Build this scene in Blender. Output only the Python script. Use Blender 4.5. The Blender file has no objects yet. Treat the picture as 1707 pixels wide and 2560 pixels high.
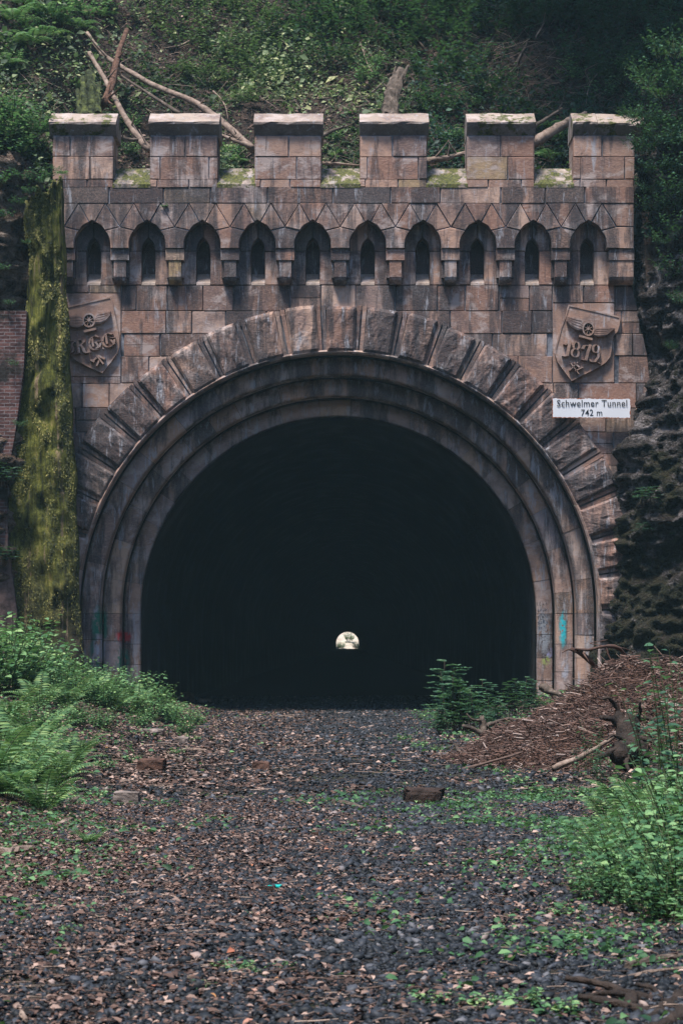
import bpy, math, random
import numpy as np
from mathutils import Vector
R = math.radians
rng = np.random.default_rng(7)
random.seed(7)
scn = bpy.context.scene
# ------------------------------------------------------------------ camera, light
cam = bpy.data.cameras.new('camera'); camo = bpy.data.objects.new('camera', cam)
scn.collection.objects.link(camo); scn.camera = camo
camo.location = (0, 0, 1.5); camo.rotation_euler = (R(90), 0, 0)
cam.sensor_fit = 'HORIZONTAL'; cam.sensor_width = 24.0; cam.lens = 71.7
cam.shift_x = -0.0097; cam.shift_y = 0.195
cam.clip_start = 0.1; cam.clip_end = 3000
cam.dof.use_dof = True; cam.dof.focus_distance = 38.0; cam.dof.aperture_fstop = 9
world = bpy.data.worlds.new('World'); scn.world = world; world.use_nodes = True
wn = world.node_tree; bg = wn.nodes['Background']
sky = wn.nodes.new('ShaderNodeTexSky'); sky.sky_type = 'NISHITA'; sky.sun_disc = False
SUN_EL, SUN_AZ = R(68), R(-32)      # azimuth measured from -Y (behind the camera) towards +X
sky.sun_elevation = SUN_EL; sky.sun_rotation = R(180) - SUN_AZ
sky.air_density = 1.3; sky.dust_density = .6; sky.ozone_density = 2.0
wn.links.new(sky.outputs[0], bg.inputs[0]); bg.inputs[1].default_value = 0.10
sun = bpy.data.lights.new('sun', 'SUN'); sun.energy = 3.1; sun.angle = R(12); sun.color = (1, .93, .84)
suno = bpy.data.objects.new('sun', sun); scn.collection.objects.link(suno)
sd = Vector((math.sin(SUN_AZ)*math.cos(SUN_EL), -math.cos(SUN_AZ)*math.cos(SUN_EL), math.sin(SUN_EL)))
suno.rotation_euler = sd.to_track_quat('Z', 'Y').to_euler()
suno.location = (-10, -10, 60)
scn.view_settings.view_transform = 'Standard'; scn.view_settings.look = 'None'
scn.view_settings.gamma = 1; scn.view_settings.exposure = 1.22
try:
    scn.cycles.max_bounces = 6; scn.cycles.volume_bounces = 0; scn.cycles.transparent_max_bounces = 6
    scn.cycles.volume_max_steps = 64
except Exception: pass

# ------------------------------------------------------------------ helpers
COL = scn.collection
F = 4684.0; CX = 799.0; HY = 1482.0
def DX(x, Y): return (x - CX) * Y / F
def DZ(y, Y): return 1.5 + (HY - y) * Y / F
def P(x, y, Y): return Vector((DX(x, Y), Y, DZ(y, Y)))
def tag(o, label=None, cat=None, group=None, kind=None):
    if label: o['label'] = label
    if cat: o['category'] = cat
    if group: o['group'] = group
    if kind: o['kind'] = kind
    return o
def empty(name, loc=(0, 0, 0)):
    o = bpy.data.objects.new(name, None); COL.objects.link(o); o.location = loc; o.empty_display_size = .2
    return o
def link(name, me, mat, parent=None):
    o = bpy.data.objects.new(name, me); COL.objects.link(o)
    if mat is not None: me.materials.append(mat)
    if parent is not None:
        o.parent = parent
        o.matrix_parent_inverse = parent.matrix_world.inverted() if parent.type != 'EMPTY' else o.matrix_parent_inverse
        if parent.type == 'EMPTY': o.location = -Vector(parent.location)
        else: o.matrix_parent_inverse.identity()
    return o
def dup(root, loc, rz=0, sc=1.0):
    r = root.copy(); COL.objects.link(r); r.location = loc; r.rotation_euler = (0, 0, rz)
    r.scale = (sc, sc, sc)
    for ch in list(root.children):
        c = ch.copy(); COL.objects.link(c); c.parent = r
    return r
class MB:
    def __init__(s): s.v = []; s.f = []; s.t = []; s.a = []; s.pc = []
    def add(s, vs, fs, t=.5, a=0., pc=None):
        n = len(s.v)
        s.v += [tuple(v) for v in vs]; s.f += [tuple(i + n for i in f) for f in fs]
        s.t += [t] * len(vs) if not hasattr(t, '__len__') else list(t)
        s.a += [a] * len(vs) if not hasattr(a, '__len__') else list(a)
        s.pc += [(0, 0, 0, 0)] * len(vs) if pc is None else list(pc)
    def build(s, name, mat, parent=None, smooth=False, paint=False):
        me = bpy.data.meshes.new(name); me.from_pydata(s.v, [], s.f); me.update()
        at = me.attributes.new('tint', 'FLOAT', 'POINT'); at.data.foreach_set('value', np.array(s.t, dtype=np.float32))
        at = me.attributes.new('stain', 'FLOAT', 'POINT'); at.data.foreach_set('value', np.array(s.a, dtype=np.float32))
        if paint:
            at = me.attributes.new('paint', 'FLOAT_COLOR', 'POINT'); at.data.foreach_set('color', np.array(s.pc, dtype=np.float32).ravel())
        if smooth: me.shade_smooth()
        return link(name, me, mat, parent)
def box(mb, x0, x1, y0, y1, z0, z1, t=.5, a=0.):
    v = [(x, y, z) for z in (z0, z1) for y in (y0, y1) for x in (x0, x1)]
    mb.add(v, [(0, 2, 3, 1), (4, 5, 7, 6), (0, 1, 5, 4), (1, 3, 7, 5), (3, 2, 6, 7), (2, 0, 4, 6)], t, a)
def hsh(ix, iy, s=0):
    n = (ix.astype(np.int64) * 374761393 + iy.astype(np.int64) * 668265263 + s * 974634777) & 0xffffffff
    n = ((n ^ (n >> 13)) * 1274126177) & 0xffffffff
    return ((n ^ (n >> 16)) & 0xffff) / 65535.0
def vnoise(x, y, s=0):
    x = np.asarray(x, float); y = np.asarray(y, float)
    ix = np.floor(x); iy = np.floor(y); fx = x - ix; fy = y - iy
    fx = fx * fx * (3 - 2 * fx); fy = fy * fy * (3 - 2 * fy)
    a = hsh(ix, iy, s); b = hsh(ix + 1, iy, s); c = hsh(ix, iy + 1, s); d = hsh(ix + 1, iy + 1, s)
    return (a + (b - a) * fx) * (1 - fy) + (c + (d - c) * fx) * fy
def fbm(x, y, s=0, o=4):
    x = np.asarray(x, float); y = np.asarray(y, float)
    r = 0; a = .5
    for i in range(o): r = r + a * (vnoise(x * 2 ** i, y * 2 ** i, s + i) - .5); a *= .5
    return r
def patch(x, y, s=1.0, seed=0): return np.clip(fbm(x * s, y * s, 60 + seed, 4) * 2.2 + .5, 0, 1)
def bigmesh(name, V, Fc, tint, mat, parent=None, smooth=False):
    """V (n,3), Fc (m,k) constant k"""
    me = bpy.data.meshes.new(name); m, k = Fc.shape
    me.vertices.add(len(V)); me.vertices.foreach_set('co', V.astype(np.float32).ravel())
    me.loops.add(m * k); me.loops.foreach_set('vertex_index', Fc.astype(np.int32).ravel())
    me.polygons.add(m); me.polygons.foreach_set('loop_start', np.arange(0, m * k, k, dtype=np.int32))
    me.update(calc_edges=True)
    at = me.attributes.new('tint', 'FLOAT', 'POINT'); at.data.foreach_set('value', tint.astype(np.float32))
    if smooth: me.shade_smooth()
    return link(name, me, mat, parent)
def scatter(name, TV, TF, M, T, tint, mat, parent=None, smooth=False):
    n = len(T); nv = len(TV)
    V = np.einsum('nij,vj->nvi', M, TV) + T[:, None, :]
    Fc = (TF[None] + (np.arange(n) * nv)[:, None, None]).reshape(-1, TF.shape[1])
    return bigmesh(name, V.reshape(-1, 3), Fc, np.repeat(tint, nv), mat, parent, smooth)
def unit(a): return a / np.maximum(np.linalg.norm(a, axis=-1, keepdims=True), 1e-9)
def frames(D, N, S, W=1.0, H=1.0):
    D = unit(D); X = unit(np.cross(D, N)); Z = np.cross(X, D)
    W = np.broadcast_to(W, S.shape); H = np.broadcast_to(H, S.shape)
    return np.stack([X * (S * W)[:, None], D * S[:, None], Z * (S * H)[:, None]], axis=2)
def randrot(n, flat=0.0):
    a = rng.uniform(0, 2 * np.pi, n)
    D = np.stack([np.cos(a), np.sin(a), rng.normal(0, 1 - flat, n) * .6], 1)
    N = np.stack([rng.normal(0, 1 - flat, n), rng.normal(0, 1 - flat, n), np.ones(n)], 1)
    return D, N
LEAF_V = np.array([(0, 0, 0), (-.27, .3, .07), (0, .36, 0), (.27, .3, .07), (-.2, .68, .03), (0, .72, -.04), (.2, .68, .03), (0, 1, -.12)])
LEAF_F = np.array([(0, 2, 1), (0, 3, 2), (1, 2, 5), (1, 5, 4), (2, 3, 6), (2, 6, 5), (4, 5, 7), (5, 6, 7)])
DIA_V = np.array([(0, 0, 0), (-.3, .45, .08), (.3, .45, .08), (0, 1, -.05)]); DIA_F = np.array([(0, 3, 1), (0, 2, 3)])
ROCK_V = []
def rock_templates():
    out = []
    for s in range(5):
        r = np.random.default_rng(s + 50)
        t = (1 + 5 ** .5) / 2
        V = np.array([(-1, t, 0), (1, t, 0), (-1, -t, 0), (1, -t, 0), (0, -1, t), (0, 1, t), (0, -1, -t), (0, 1, -t), (t, 0, -1), (t, 0, 1), (-t, 0, -1), (-t, 0, 1)], float)
        V = unit(V) * r.uniform(.5, 1.3, (12, 1)) * np.array([1, .75, .55])
        out.append(V)
    Fc = np.array([(0, 11, 5), (0, 5, 1), (0, 1, 7), (0, 7, 10), (0, 10, 11), (1, 5, 9), (5, 11, 4), (11, 10, 2), (10, 7, 6), (7, 1, 8), (3, 9, 4), (3, 4, 2), (3, 2, 6), (3, 6, 8), (3, 8, 9), (4, 9, 5), (2, 4, 11), (6, 2, 10), (8, 6, 7), (9, 8, 1)])
    return out, Fc
ROCKS, ROCK_F = rock_templates()
def tube_arrays(pts, rad, seg=7, rough=.12, seed=0):
    pts = np.array(pts, float); rad = np.broadcast_to(np.array(rad, float), (len(pts),))
    # resample
    d = np.r_[0, np.cumsum(np.linalg.norm(np.diff(pts, axis=0), axis=1))]
    n = max(len(pts) * 4, 6); u = np.linspace(0, d[-1], n)
    c = np.stack([np.interp(u, d, pts[:, i]) for i in range(3)], 1)
    c[1:-1] = (c[:-2] + 2 * c[1:-1] + c[2:]) / 4
    r = np.interp(u, d, rad); rr = np.random.default_rng(seed)
    V = []; Fc = []
    tn = unit(np.gradient(c, axis=0)); up = np.array([.13, .31, .94])
    for i in range(n):
        X = unit(np.cross(tn[i], up)); Y = np.cross(X, tn[i])
        for k in range(seg):
            a = 2 * np.pi * k / seg
            q = r[i] * (1 + rr.uniform(-rough, rough))
            V.append(c[i] + q * (np.cos(a) * X + np.sin(a) * Y))
    for i in range(n - 1):
        for k in range(seg):
            a = i * seg + k; b = i * seg + (k + 1) % seg
            Fc.append((a, b, b + seg, a + seg))
    return V, Fc, n, seg
def tube(mb, pts, rad, seg=7, rough=.12, seed=0, t=.5):
    V, Fc, n, seg = tube_arrays(pts, rad, seg, rough, seed)
    Fc = Fc + [tuple(range(seg))[::-1], tuple(range((n - 1) * seg, n * seg))]
    mb.add(V, Fc, t)

# ------------------------------------------------------------------ materials
class NT:
    def __init__(s, name):
        s.m = bpy.data.materials.new(name); s.m.use_nodes = True; s.t = s.m.node_tree
        s.b = s.t.nodes['Principled BSDF']; s.out = s.t.nodes['Material Output']
        s.b.inputs['Specular IOR Level'].default_value = .25
        s.pos = s.n('ShaderNodeNewGeometry').outputs['Position']
    def n(s, k): return s.t.nodes.new(k)
    def l(s, a, b): s.t.links.new(a, b)
    def attr(s, nm, o='Fac'): a = s.n('ShaderNodeAttribute'); a.attribute_name = nm; return a.outputs[o]
    def map(s, sc, src=None):
        m = s.n('ShaderNodeMapping'); s.l(src or s.pos, m.inputs[0]); m.inputs['Scale'].default_value = sc; return m.outputs[0]
    def noise(s, scale, vec=None, det=4, rough=.6, dist=0):
        n = s.n('ShaderNodeTexNoise'); s.l(vec or s.pos, n.inputs[0]); n.inputs['Scale'].default_value = scale
        n.inputs['Detail'].default_value = det; n.inputs['Roughness'].default_value = rough; n.inputs['Distortion'].default_value = dist
        return n.outputs['Fac']
    def ramp(s, f, st, interp='LINEAR'):
        r = s.n('ShaderNodeValToRGB'); s.l(f, r.inputs[0]); e = r.color_ramp.elements; r.color_ramp.interpolation = interp
        while len(e) < len(st): e.new(.5)
        for i, (p, c) in enumerate(st):
            e[i].position = p; e[i].color = (c, c, c, 1) if not hasattr(c, '__len__') else (*c, 1)
        return r.outputs[0]
    def mix(s, f, a, b, mode='MIX'):
        m = s.n('ShaderNodeMix'); m.data_type = 'RGBA'; m.blend_type = mode
        for i, x in ((0, f), (6, a), (7, b)):
            if hasattr(x, 'is_linked'): s.l(x, m.inputs[i])
            elif i == 0: m.inputs[0].default_value = x
            else: m.inputs[i].default_value = (*x, 1)
        return m.outputs[2]
    def math(s, op, a, b=0., clamp=False):
        m = s.n('ShaderNodeMath'); m.operation = op; m.use_clamp = clamp
        for i, x in ((0, a), (1, b)):
            if hasattr(x, 'is_linked'): s.l(x, m.inputs[i])
            else: m.inputs[i].default_value = x
        return m.outputs[0]
    def bump(s, h, st=.5, d=.02):
        b = s.n('ShaderNodeBump'); s.l(h, b.inputs['Height']); b.inputs['Strength'].default_value = st; b.inputs['Distance'].default_value = d
        s.l(b.outputs[0], s.b.inputs['Normal'])
    def col(s, c, rough=.85):
        if hasattr(c, 'is_linked'): s.l(c, s.b.inputs['Base Color'])
        else: s.b.inputs['Base Color'].default_value = (*c, 1)
        if hasattr(rough, 'is_linked'): s.l(rough, s.b.inputs['Roughness'])
        else: s.b.inputs['Roughness'].default_value = rough

def sandstone(name, dark=.5, paint=False, moss=0., rampst=None, streak=1.0, bumpd=.02, lime=0.):
    m = NT(name)
    t = m.attr('tint')
    base = m.ramp(t, rampst or [(0, (.10, .068, .062)), (.18, (.30, .165, .125)), (.34, (.20, .115, .09)), (.5, (.47, .295, .225)), (.64, (.16, .11, .105)), (.76, (.30, .18, .14)), (.88, (.54, .375, .30)), (.95, (.26, .19, .18)), (1, (.38, .27, .14))])
    n1 = m.noise(2.3, det=5, rough=.65)
    base = m.mix(m.ramp(n1, [(.46, 0), (.64, .7)]), base, (.13, .092, .095))
    n2 = m.noise(14, m.map((1, 1, 3.0)), det=5, rough=.7)
    base = m.mix(m.ramp(n2, [(.46, .0), (.68, .5)]), base, (.48, .32, .25))
    pp_ = m.noise(1.7, m.map((1, 1, 1.4)), det=6, rough=.7, dist=.4)
    base = m.mix(m.ramp(pp_, [(.51, 0), (.61, .75)]), base, (.45, .375, .36))
    # vertical soot streaks
    v = m.noise(1.0, m.map((3.1, 3.1, .42)), det=6, rough=.68, dist=.25)
    vs = m.math('ADD', v, m.math('MULTIPLY', m.attr('stain'), .3))
    lo = .53 - .09 * dark
    st = m.ramp(vs, [(lo, 0), (lo + .045, .55 * streak), (lo + .13, .95 * streak)])
    gr = m.noise(38, det=3)
    base = m.mix(m.math('MULTIPLY', st, m.ramp(gr, [(.25, .6), (.7, 1)]), True), base, (.028, .032, .042))
    # pale lime runs
    w = m.noise(1.0, m.map((7.3, 7.3, 1.1)), det=6, rough=.75, dist=.3)
    base = m.mix(m.ramp(w, [(.57 - lime, 0), (.66 - lime, .7)]), base, (.38, .39, .44))
    sp = m.noise(55, det=2)
    base = m.mix(m.ramp(sp, [(.68, 0), (.74, .5)]), base, (.5, .47, .47))
    if moss:
        g = m.noise(3.4, det=5, rough=.7)
        base = m.mix(m.ramp(g, [(.56 - moss * .2, 0), (.62 - moss * .2, .95)]), base, m.ramp(m.noise(24, det=6), [(.38, (.02, .028, .01)), (.6, (.11, .115, .025))]))
    if paint:
        pa = m.n('ShaderNodeAttribute'); pa.attribute_name = 'paint'
        pn = m.noise(9, m.map((1, 1, .6)), det=4, rough=.7)
        f = m.math('MULTIPLY', pa.outputs['Alpha'], m.ramp(pn, [(.40, 0), (.5, 1)]))
        base = m.mix(f, base, pa.outputs['Color'])
    m.col(base, m.ramp(n2, [(.2, .7), (.8, .95)]))
    h = m.math('ADD', m.noise(9, det=8, rough=.72), m.math('MULTIPLY', m.noise(1.0, m.map((12, 12, 34)), det=3), .35))
    m.bump(h, .8, bumpd)
    return m.m
M = {}
M['stone'] = sandstone('pink_sandstone', .35)
M['stone_clean'] = sandstone('carved_sandstone', .0, bumpd=.006, streak=.5, rampst=[(0, (.26, .165, .13)), (1, (.34, .22, .175))])
M['stone_dark'] = sandstone('sooty_sandstone', .75)
M['voussoir'] = sandstone('rustic_sandstone', .85, bumpd=.035)
M['moulding'] = sandstone('moulded_sandstone', .35, paint=True, lime=.03, rampst=[(0, (.22, .15, .13)), (.3, (.46, .29, .21)), (.55, (.28, .22, .22)), (.8, (.50, .34, .24)), (1, (.30, .26, .28))])
M['coping'] = sandstone('coping_sandstone', -.3, rampst=[(0, (.27, .22, .195)), (1, (.34, .28, .24))], streak=.6)
M['coping_moss'] = sandstone('mossy_coping', -.2, moss=.25, rampst=[(0, (.27, .22, .195)), (1, (.34, .28, .24))], streak=.6)
M['sill'] = sandstone('mossy_sill', .3, moss=.55, rampst=[(0, (.20, .18, .15)), (1, (.25, .22, .185))])
m = NT('mortar'); m.col(m.mix(m.ramp(m.noise(3, det=5), [(.4, 0), (.65, 1)]), (.06, .065, .08), (.30, .31, .36)), .95); m.bump(m.noise(40), .6, .01); M['mortar'] = m.m
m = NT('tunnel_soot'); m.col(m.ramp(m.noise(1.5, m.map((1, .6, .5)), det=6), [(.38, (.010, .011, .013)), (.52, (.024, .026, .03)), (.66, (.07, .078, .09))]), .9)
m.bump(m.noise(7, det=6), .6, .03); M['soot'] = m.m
m = NT('enamel'); n = m.noise(6, det=6, rough=.75)
e = m.attr('stain')
rs = m.ramp(m.math('ADD', e, m.math('MULTIPLY', m.math('SUBTRACT', n, .5), 1.1)), [(.50, 0), (.62, 1)])
m.col(m.mix(rs, (.74, .76, .82), m.ramp(m.noise(25), [(.35, (.16, .05, .025)), (.65, (.42, .13, .05))])), .35); M['enamel'] = m.m
m = NT('sign_black'); m.col((.02, .024, .03), .5); M['ink'] = m.m
m = NT('old_paint'); m.col((.03, .035, .05), .8); M['scribble'] = m.m
# ground, soil, rocks
m = NT('forest_floor')
c = m.ramp(m.noise(9, det=8, rough=.75), [(.3, (.012, .012, .013)), (.5, (.03, .026, .025)), (.7, (.065, .048, .04))])
c = m.mix(m.ramp(m.noise(.9, det=5, rough=.7), [(.52, 0), (.62, .55)]), c, (.035, .05, .018))
m.col(c, .95); m.bump(m.noise(30, det=6, rough=.8), 1, .03); M['floor'] = m.m
m = NT('hill_soil')
c = m.ramp(m.noise(4, det=8, rough=.75), [(.36, (.010, .009, .008)), (.5, (.03, .022, .019)), (.64, (.10, .066, .052))])
m.col(c, .95); m.bump(m.noise(8, det=8, rough=.8), 1, .08); M['soil'] = m.m
m = NT('leaf_bank'); m.col(m.ramp(m.noise(14, det=8, rough=.8), [(.3, (.03, .02, .016)), (.5, (.14, .075, .055)), (.7, (.3, .18, .13))]), .95)
m.bump(m.noise(18, det=8, rough=.8), 1, .06); M['leafbank'] = m.m
def rockmat(name, st, litter, moss_shade_z):
    m = NT(name)
    c = m.ramp(m.noise(2.2, m.map((1, 1, 1.6)), det=9, rough=.76, dist=.4), st)
    sz = m.n('ShaderNodeSeparateXYZ'); m.l(m.pos, sz.inputs[0])
    mo = m.math('ADD', m.noise(1.3, det=7, rough=.72), m.math('MULTIPLY', m.math('SUBTRACT', moss_shade_z, sz.outputs[2]), .035))
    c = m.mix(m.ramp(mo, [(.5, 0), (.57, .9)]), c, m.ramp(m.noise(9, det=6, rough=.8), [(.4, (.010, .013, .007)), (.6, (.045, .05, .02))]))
    nz_ = m.n('ShaderNodeSeparateXYZ'); gg_ = m.n('ShaderNodeNewGeometry'); m.l(gg_.outputs['Normal'], nz_.inputs[0])
    up = m.ramp(m.math('ADD', nz_.outputs[2], m.math('MULTIPLY', m.math('SUBTRACT', m.noise(4, det=6), .5), .8)), [(.35, 0), (.6, litter)])
    c = m.mix(up, c, m.ramp(m.noise(22, det=6, rough=.85), [(.38, (.03, .02, .016)), (.5, (.16, .09, .065)), (.62, (.40, .26, .19))]))
    vo = m.n('ShaderNodeTexVoronoi'); vo.feature = 'F1'; vo.inputs['Scale'].default_value = 7
    nt_ = m.n('ShaderNodeTexNoise'); nt_.inputs['Scale'].default_value = 4; nt_.inputs['Detail'].default_value = 6; m.l(m.pos, nt_.inputs[0])
    dm = m.n('ShaderNodeVectorMath'); dm.operation = 'ADD'; m.l(m.pos, dm.inputs[0]); m.l(nt_.outputs['Color'], dm.inputs[1]); m.l(dm.outputs[0], vo.inputs['Vector'])
    m.col(c, .9); m.bump(m.math('ADD', m.noise(7, m.map((1, 1, 1.5)), det=10, rough=.9), m.math('MULTIPLY', vo.outputs['Distance'], .8)), 1, .3)
    return m.m
M['rock'] = rockmat('cutting_rock', [(.38, (.010, .010, .011)), (.47, (.05, .045, .046)), (.54, (.17, .155, .16)), (.62, (.44, .40, .42))], .12, 5.2)  # dark moss low down also stands in for shade on this rock
M['rockleft'] = rockmat('brown_cutting_rock', [(.36, (.014, .012, .011)), (.43, (.10, .075, .062)), (.51, (.30, .22, .175)), (.60, (.56, .45, .37))], .9, 2.0)
m = NT('mossy_masonry')
v = m.math('ADD', m.math('MULTIPLY', m.noise(1, m.map((9, 6, .7)), det=7, rough=.7, dist=.3), .5), m.math('MULTIPLY', m.noise(1, m.map((5, 5, 2.4)), det=8, rough=.78, dist=.5), .5))
c = m.ramp(v, [(.38, (.018, .02, .014)), (.45, (.06, .068, .02)), (.51, (.14, .155, .03)), (.57, (.28, .27, .06)), (.64, (.42, .32, .18))])
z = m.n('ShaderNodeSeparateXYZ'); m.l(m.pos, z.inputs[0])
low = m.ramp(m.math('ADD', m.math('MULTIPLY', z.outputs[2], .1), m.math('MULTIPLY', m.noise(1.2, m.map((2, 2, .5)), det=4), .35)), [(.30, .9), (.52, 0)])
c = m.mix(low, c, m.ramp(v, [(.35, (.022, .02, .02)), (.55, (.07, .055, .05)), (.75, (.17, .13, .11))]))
c = m.mix(m.ramp(m.noise(1, m.map((5, 5, .22)), det=4), [(.60, 0), (.68, .8)]), c, (.42, .30, .21))
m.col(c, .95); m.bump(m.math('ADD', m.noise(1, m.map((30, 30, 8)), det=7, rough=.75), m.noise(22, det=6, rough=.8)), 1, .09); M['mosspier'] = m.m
m = NT('old_brick')
br = m.n('ShaderNodeTexBrick'); mp = m.n('ShaderNodeMapping'); m.l(m.pos, mp.inputs[0]); mp.inputs['Rotation'].default_value = (R(90), 0, 0); m.l(mp.outputs[0], br.inputs[0])
br.inputs['Scale'].default_value = 4; br.inputs['Color1'].default_value = (.07, .035, .036, 1); br.inputs['Color2'].default_value = (.17, .085, .08, 1); br.inputs['Mortar'].default_value = (.20, .18, .19, 1)
br.inputs['Mortar Size'].default_value = .03; br.inputs['Brick Width'].default_value = .95; br.inputs['Row Height'].default_value = .3
sz = m.n('ShaderNodeSeparateXYZ'); m.l(m.pos, sz.inputs[0])
pl = m.ramp(m.math('ADD', m.math('MULTIPLY', sz.outputs[2], .1), m.math('MULTIPLY', m.noise(1.3, det=6), .3)), [(.52, 1), (.56, 0)])
c = m.mix(pl, br.outputs[0], m.ramp(m.noise(3, det=7, rough=.7), [(.35, (.05, .04, .04)), (.6, (.22, .15, .14))]))
c = m.mix(m.ramp(m.noise(1.2, det=6), [(.5, 0), (.6, .9)]), c, (.02, .02, .02))
m.col(c, .9); m.bump(m.noise(12, det=6), .8, .03); M['brick'] = m.m
m = NT('gravel_stone'); c = m.ramp(m.attr('tint'), [(0, (.006, .008, .011)), (.5, (.020, .025, .033)), (.8, (.055, .062, .08)), (.92, (.14, .14, .155)), (1, (.30, .23, .21))])
m.col(c, .6); M['gravel'] = m.m
m = NT('dead_leaf'); c = m.ramp(m.attr('tint'), [(0, (.022, .015, .013)), (.35, (.06, .036, .030)), (.6, (.125, .074, .058)), (.8, (.28, .195, .165)), (.93, (.42, .30, .25)), (.965, (.34, .12, .07)), (1, (.42, .26, .09))])
m.col(c, .7); M['litter'] = m.m
m = NT('dead_wood'); c = m.ramp(m.attr('tint'), [(0, (.04, .028, .024)), (.5, (.13, .085, .07)), (1, (.38, .29, .24))])
m.col(m.mix(m.ramp(m.noise(20, det=4), [(.4, 0), (.7, .5)]), c, (.06, .045, .04)), .85); m.bump(m.noise(30), .6, .01); M['twig'] = m.m
m = NT('wood_chip'); m.col(m.ramp(m.attr('tint'), [(0, (.014, .009, .008)), (.4, (.06, .034, .028)), (.72, (.16, .092, .073)), (1, (.46, .38, .35))]), .8); M['chip'] = m.m
m = NT('bark'); v = m.noise(6, det=8, rough=.7)
m.col(m.ramp(v, [(.3, (.03, .024, .02)), (.55, (.11, .085, .07)), (.75, (.26, .21, .18))]), .9); m.bump(m.noise(25, det=5), 1, .02); M['bark'] = m.m
m = NT('dark_bark'); v = m.noise(7, det=8, rough=.7)
m.col(m.ramp(v, [(.35, (.012, .010, .010)), (.6, (.05, .036, .03))]), .9); m.bump(m.noise(25, det=5), 1, .03); M['darkbark'] = m.m
m = NT('mossy_bark'); v = m.noise(1, m.map((7, 7, 2)), det=8, rough=.7)
m.col(m.ramp(v, [(.35, (.012, .016, .010)), (.5, (.04, .05, .02)), (.65, (.11, .13, .04))]), .95); m.bump(m.noise(15, det=6), 1, .06); M['mossbark'] = m.m
m = NT('pale_bark'); v = m.noise(7, det=8, rough=.7)
m.col(m.ramp(v, [(.3, (.06, .046, .04)), (.5, (.22, .16, .13)), (.75, (.40, .32, .27))]), .85); m.bump(m.noise(25, det=5), 1, .015); M['palebark'] = m.m
m = NT('red_rock'); m.col(m.ramp(m.noise(8, det=6), [(.3, (.03, .016, .013)), (.7, (.14, .075, .055))]), .85); m.bump(m.noise(20, det=5), 1, .02); M['redrock'] = m.m
m = NT('dark_rock'); m.col(m.ramp(m.noise(8, det=6), [(.3, (.012, .008, .007)), (.7, (.055, .034, .028))]), .8); m.bump(m.noise(20, det=6), 1, .03); M['darkrock'] = m.m
m = NT('pale_rock'); m.col(m.ramp(m.noise(8, det=6), [(.3, (.06, .05, .045)), (.7, (.32, .26, .24))]), .85); m.bump(m.noise(20, det=5), 1, .02); M['palerock'] = m.m
m = NT('turquoise_plastic'); m.col((.02, .50, .45), .35); M['teal'] = m.m
def foliage(name, st, tr=.35):
    m = NT(name); c = m.ramp(m.attr('tint'), st)
    m.col(c, .55); t = m.n('ShaderNodeBsdfTranslucent'); m.l(m.mix(.5, c, (.10, .22, .03)), t.inputs[0])
    x = m.n('ShaderNodeMixShader'); x.inputs[0].default_value = tr; m.l(m.b.outputs[0], x.inputs[1]); m.l(t.outputs[0], x.inputs[2]); m.l(x.outputs[0], m.out.inputs[0]); return m.m
M['leaf'] = foliage('fresh_leaf', [(0, (.018, .055, .032)), (.4, (.08, .20, .09)), (.7, (.24, .43, .19)), (1, (.52, .62, .25))])
M['leaf_dark'] = foliage('shaded_leaf', [(0, (.006, .018, .015)), (.5, (.018, .055, .042)), (.85, (.05, .13, .085)), (1, (.12, .25, .14))])  # leaf colour with the shade of the right slope put in
M['leaf_mid'] = foliage('teal_leaf', [(0, (.012, .04, .028)), (.45, (.045, .12, .075)), (.8, (.11, .24, .13)), (1, (.26, .40, .18))])
M['fern'] = foliage('fern_green', [(0, (.03, .09, .045)), (.5, (.13, .27, .12)), (1, (.34, .48, .18))])
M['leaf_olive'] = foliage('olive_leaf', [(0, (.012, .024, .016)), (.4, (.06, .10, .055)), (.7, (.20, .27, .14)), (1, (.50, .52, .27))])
M['moss'] = foliage('moss_green', [(0, (.018, .022, .012)), (.4, (.075, .085, .02)), (.75, (.22, .21, .045)), (1, (.38, .32, .11))], .12)
m = NT('green_stem'); m.col((.05, .07, .03), .7); M['stem'] = m.m

# ------------------------------------------------------------------ terrain
def gh(x, y):
    x = np.asarray(x, float); y = np.asarray(y, float)
    w = .5 * fbm(y * .35, y * .0 + 3, 5)
    L = np.clip(-2.7 + w - x, 0, 6.5); Rr = np.clip(x - 2.6 - w, 0, 6.5)
    k = np.clip((y - 6) / 12, .25, 1)
    h = .27 * L ** 1.05 * k + .22 * Rr ** 1.1 * k
    h = h * np.clip((47.5 - y) / 3.0, 0, 1)
    return h + .05 * fbm(x * .7, y * .7, 11) + .03 * fbm(x * 3, y * 3, 12) - .02
def grid(name, xs, ys, fz, mat, smooth=True, parent=None):
    X, Y = np.meshgrid(xs, ys); Z = fz(X, Y)
    V = np.stack([X, Y, Z], -1).reshape(-1, 3); nx = len(xs); ny = len(ys)
    i = np.arange(ny - 1)[:, None] * nx + np.arange(nx - 1)[None]
    Fc = np.stack([i, i + 1, i + nx + 1, i + nx], -1).reshape(-1, 4)
    return bigmesh(name, V, Fc, np.full(len(V), .5), mat, parent, smooth)
tag(grid('ground', np.r_[-60, -30, np.linspace(-12, 12, 240), 30, 60], np.r_[-60, -20, np.linspace(-4, 54, 420), np.linspace(56, 1000, 60)], gh, M['floor']), kind='structure')
tag(grid('far_ground', np.linspace(-1500, 1500, 5), np.linspace(-1500, 3000, 5), lambda X, Y: X * 0 - .35, M['floor']), kind='structure')
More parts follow.
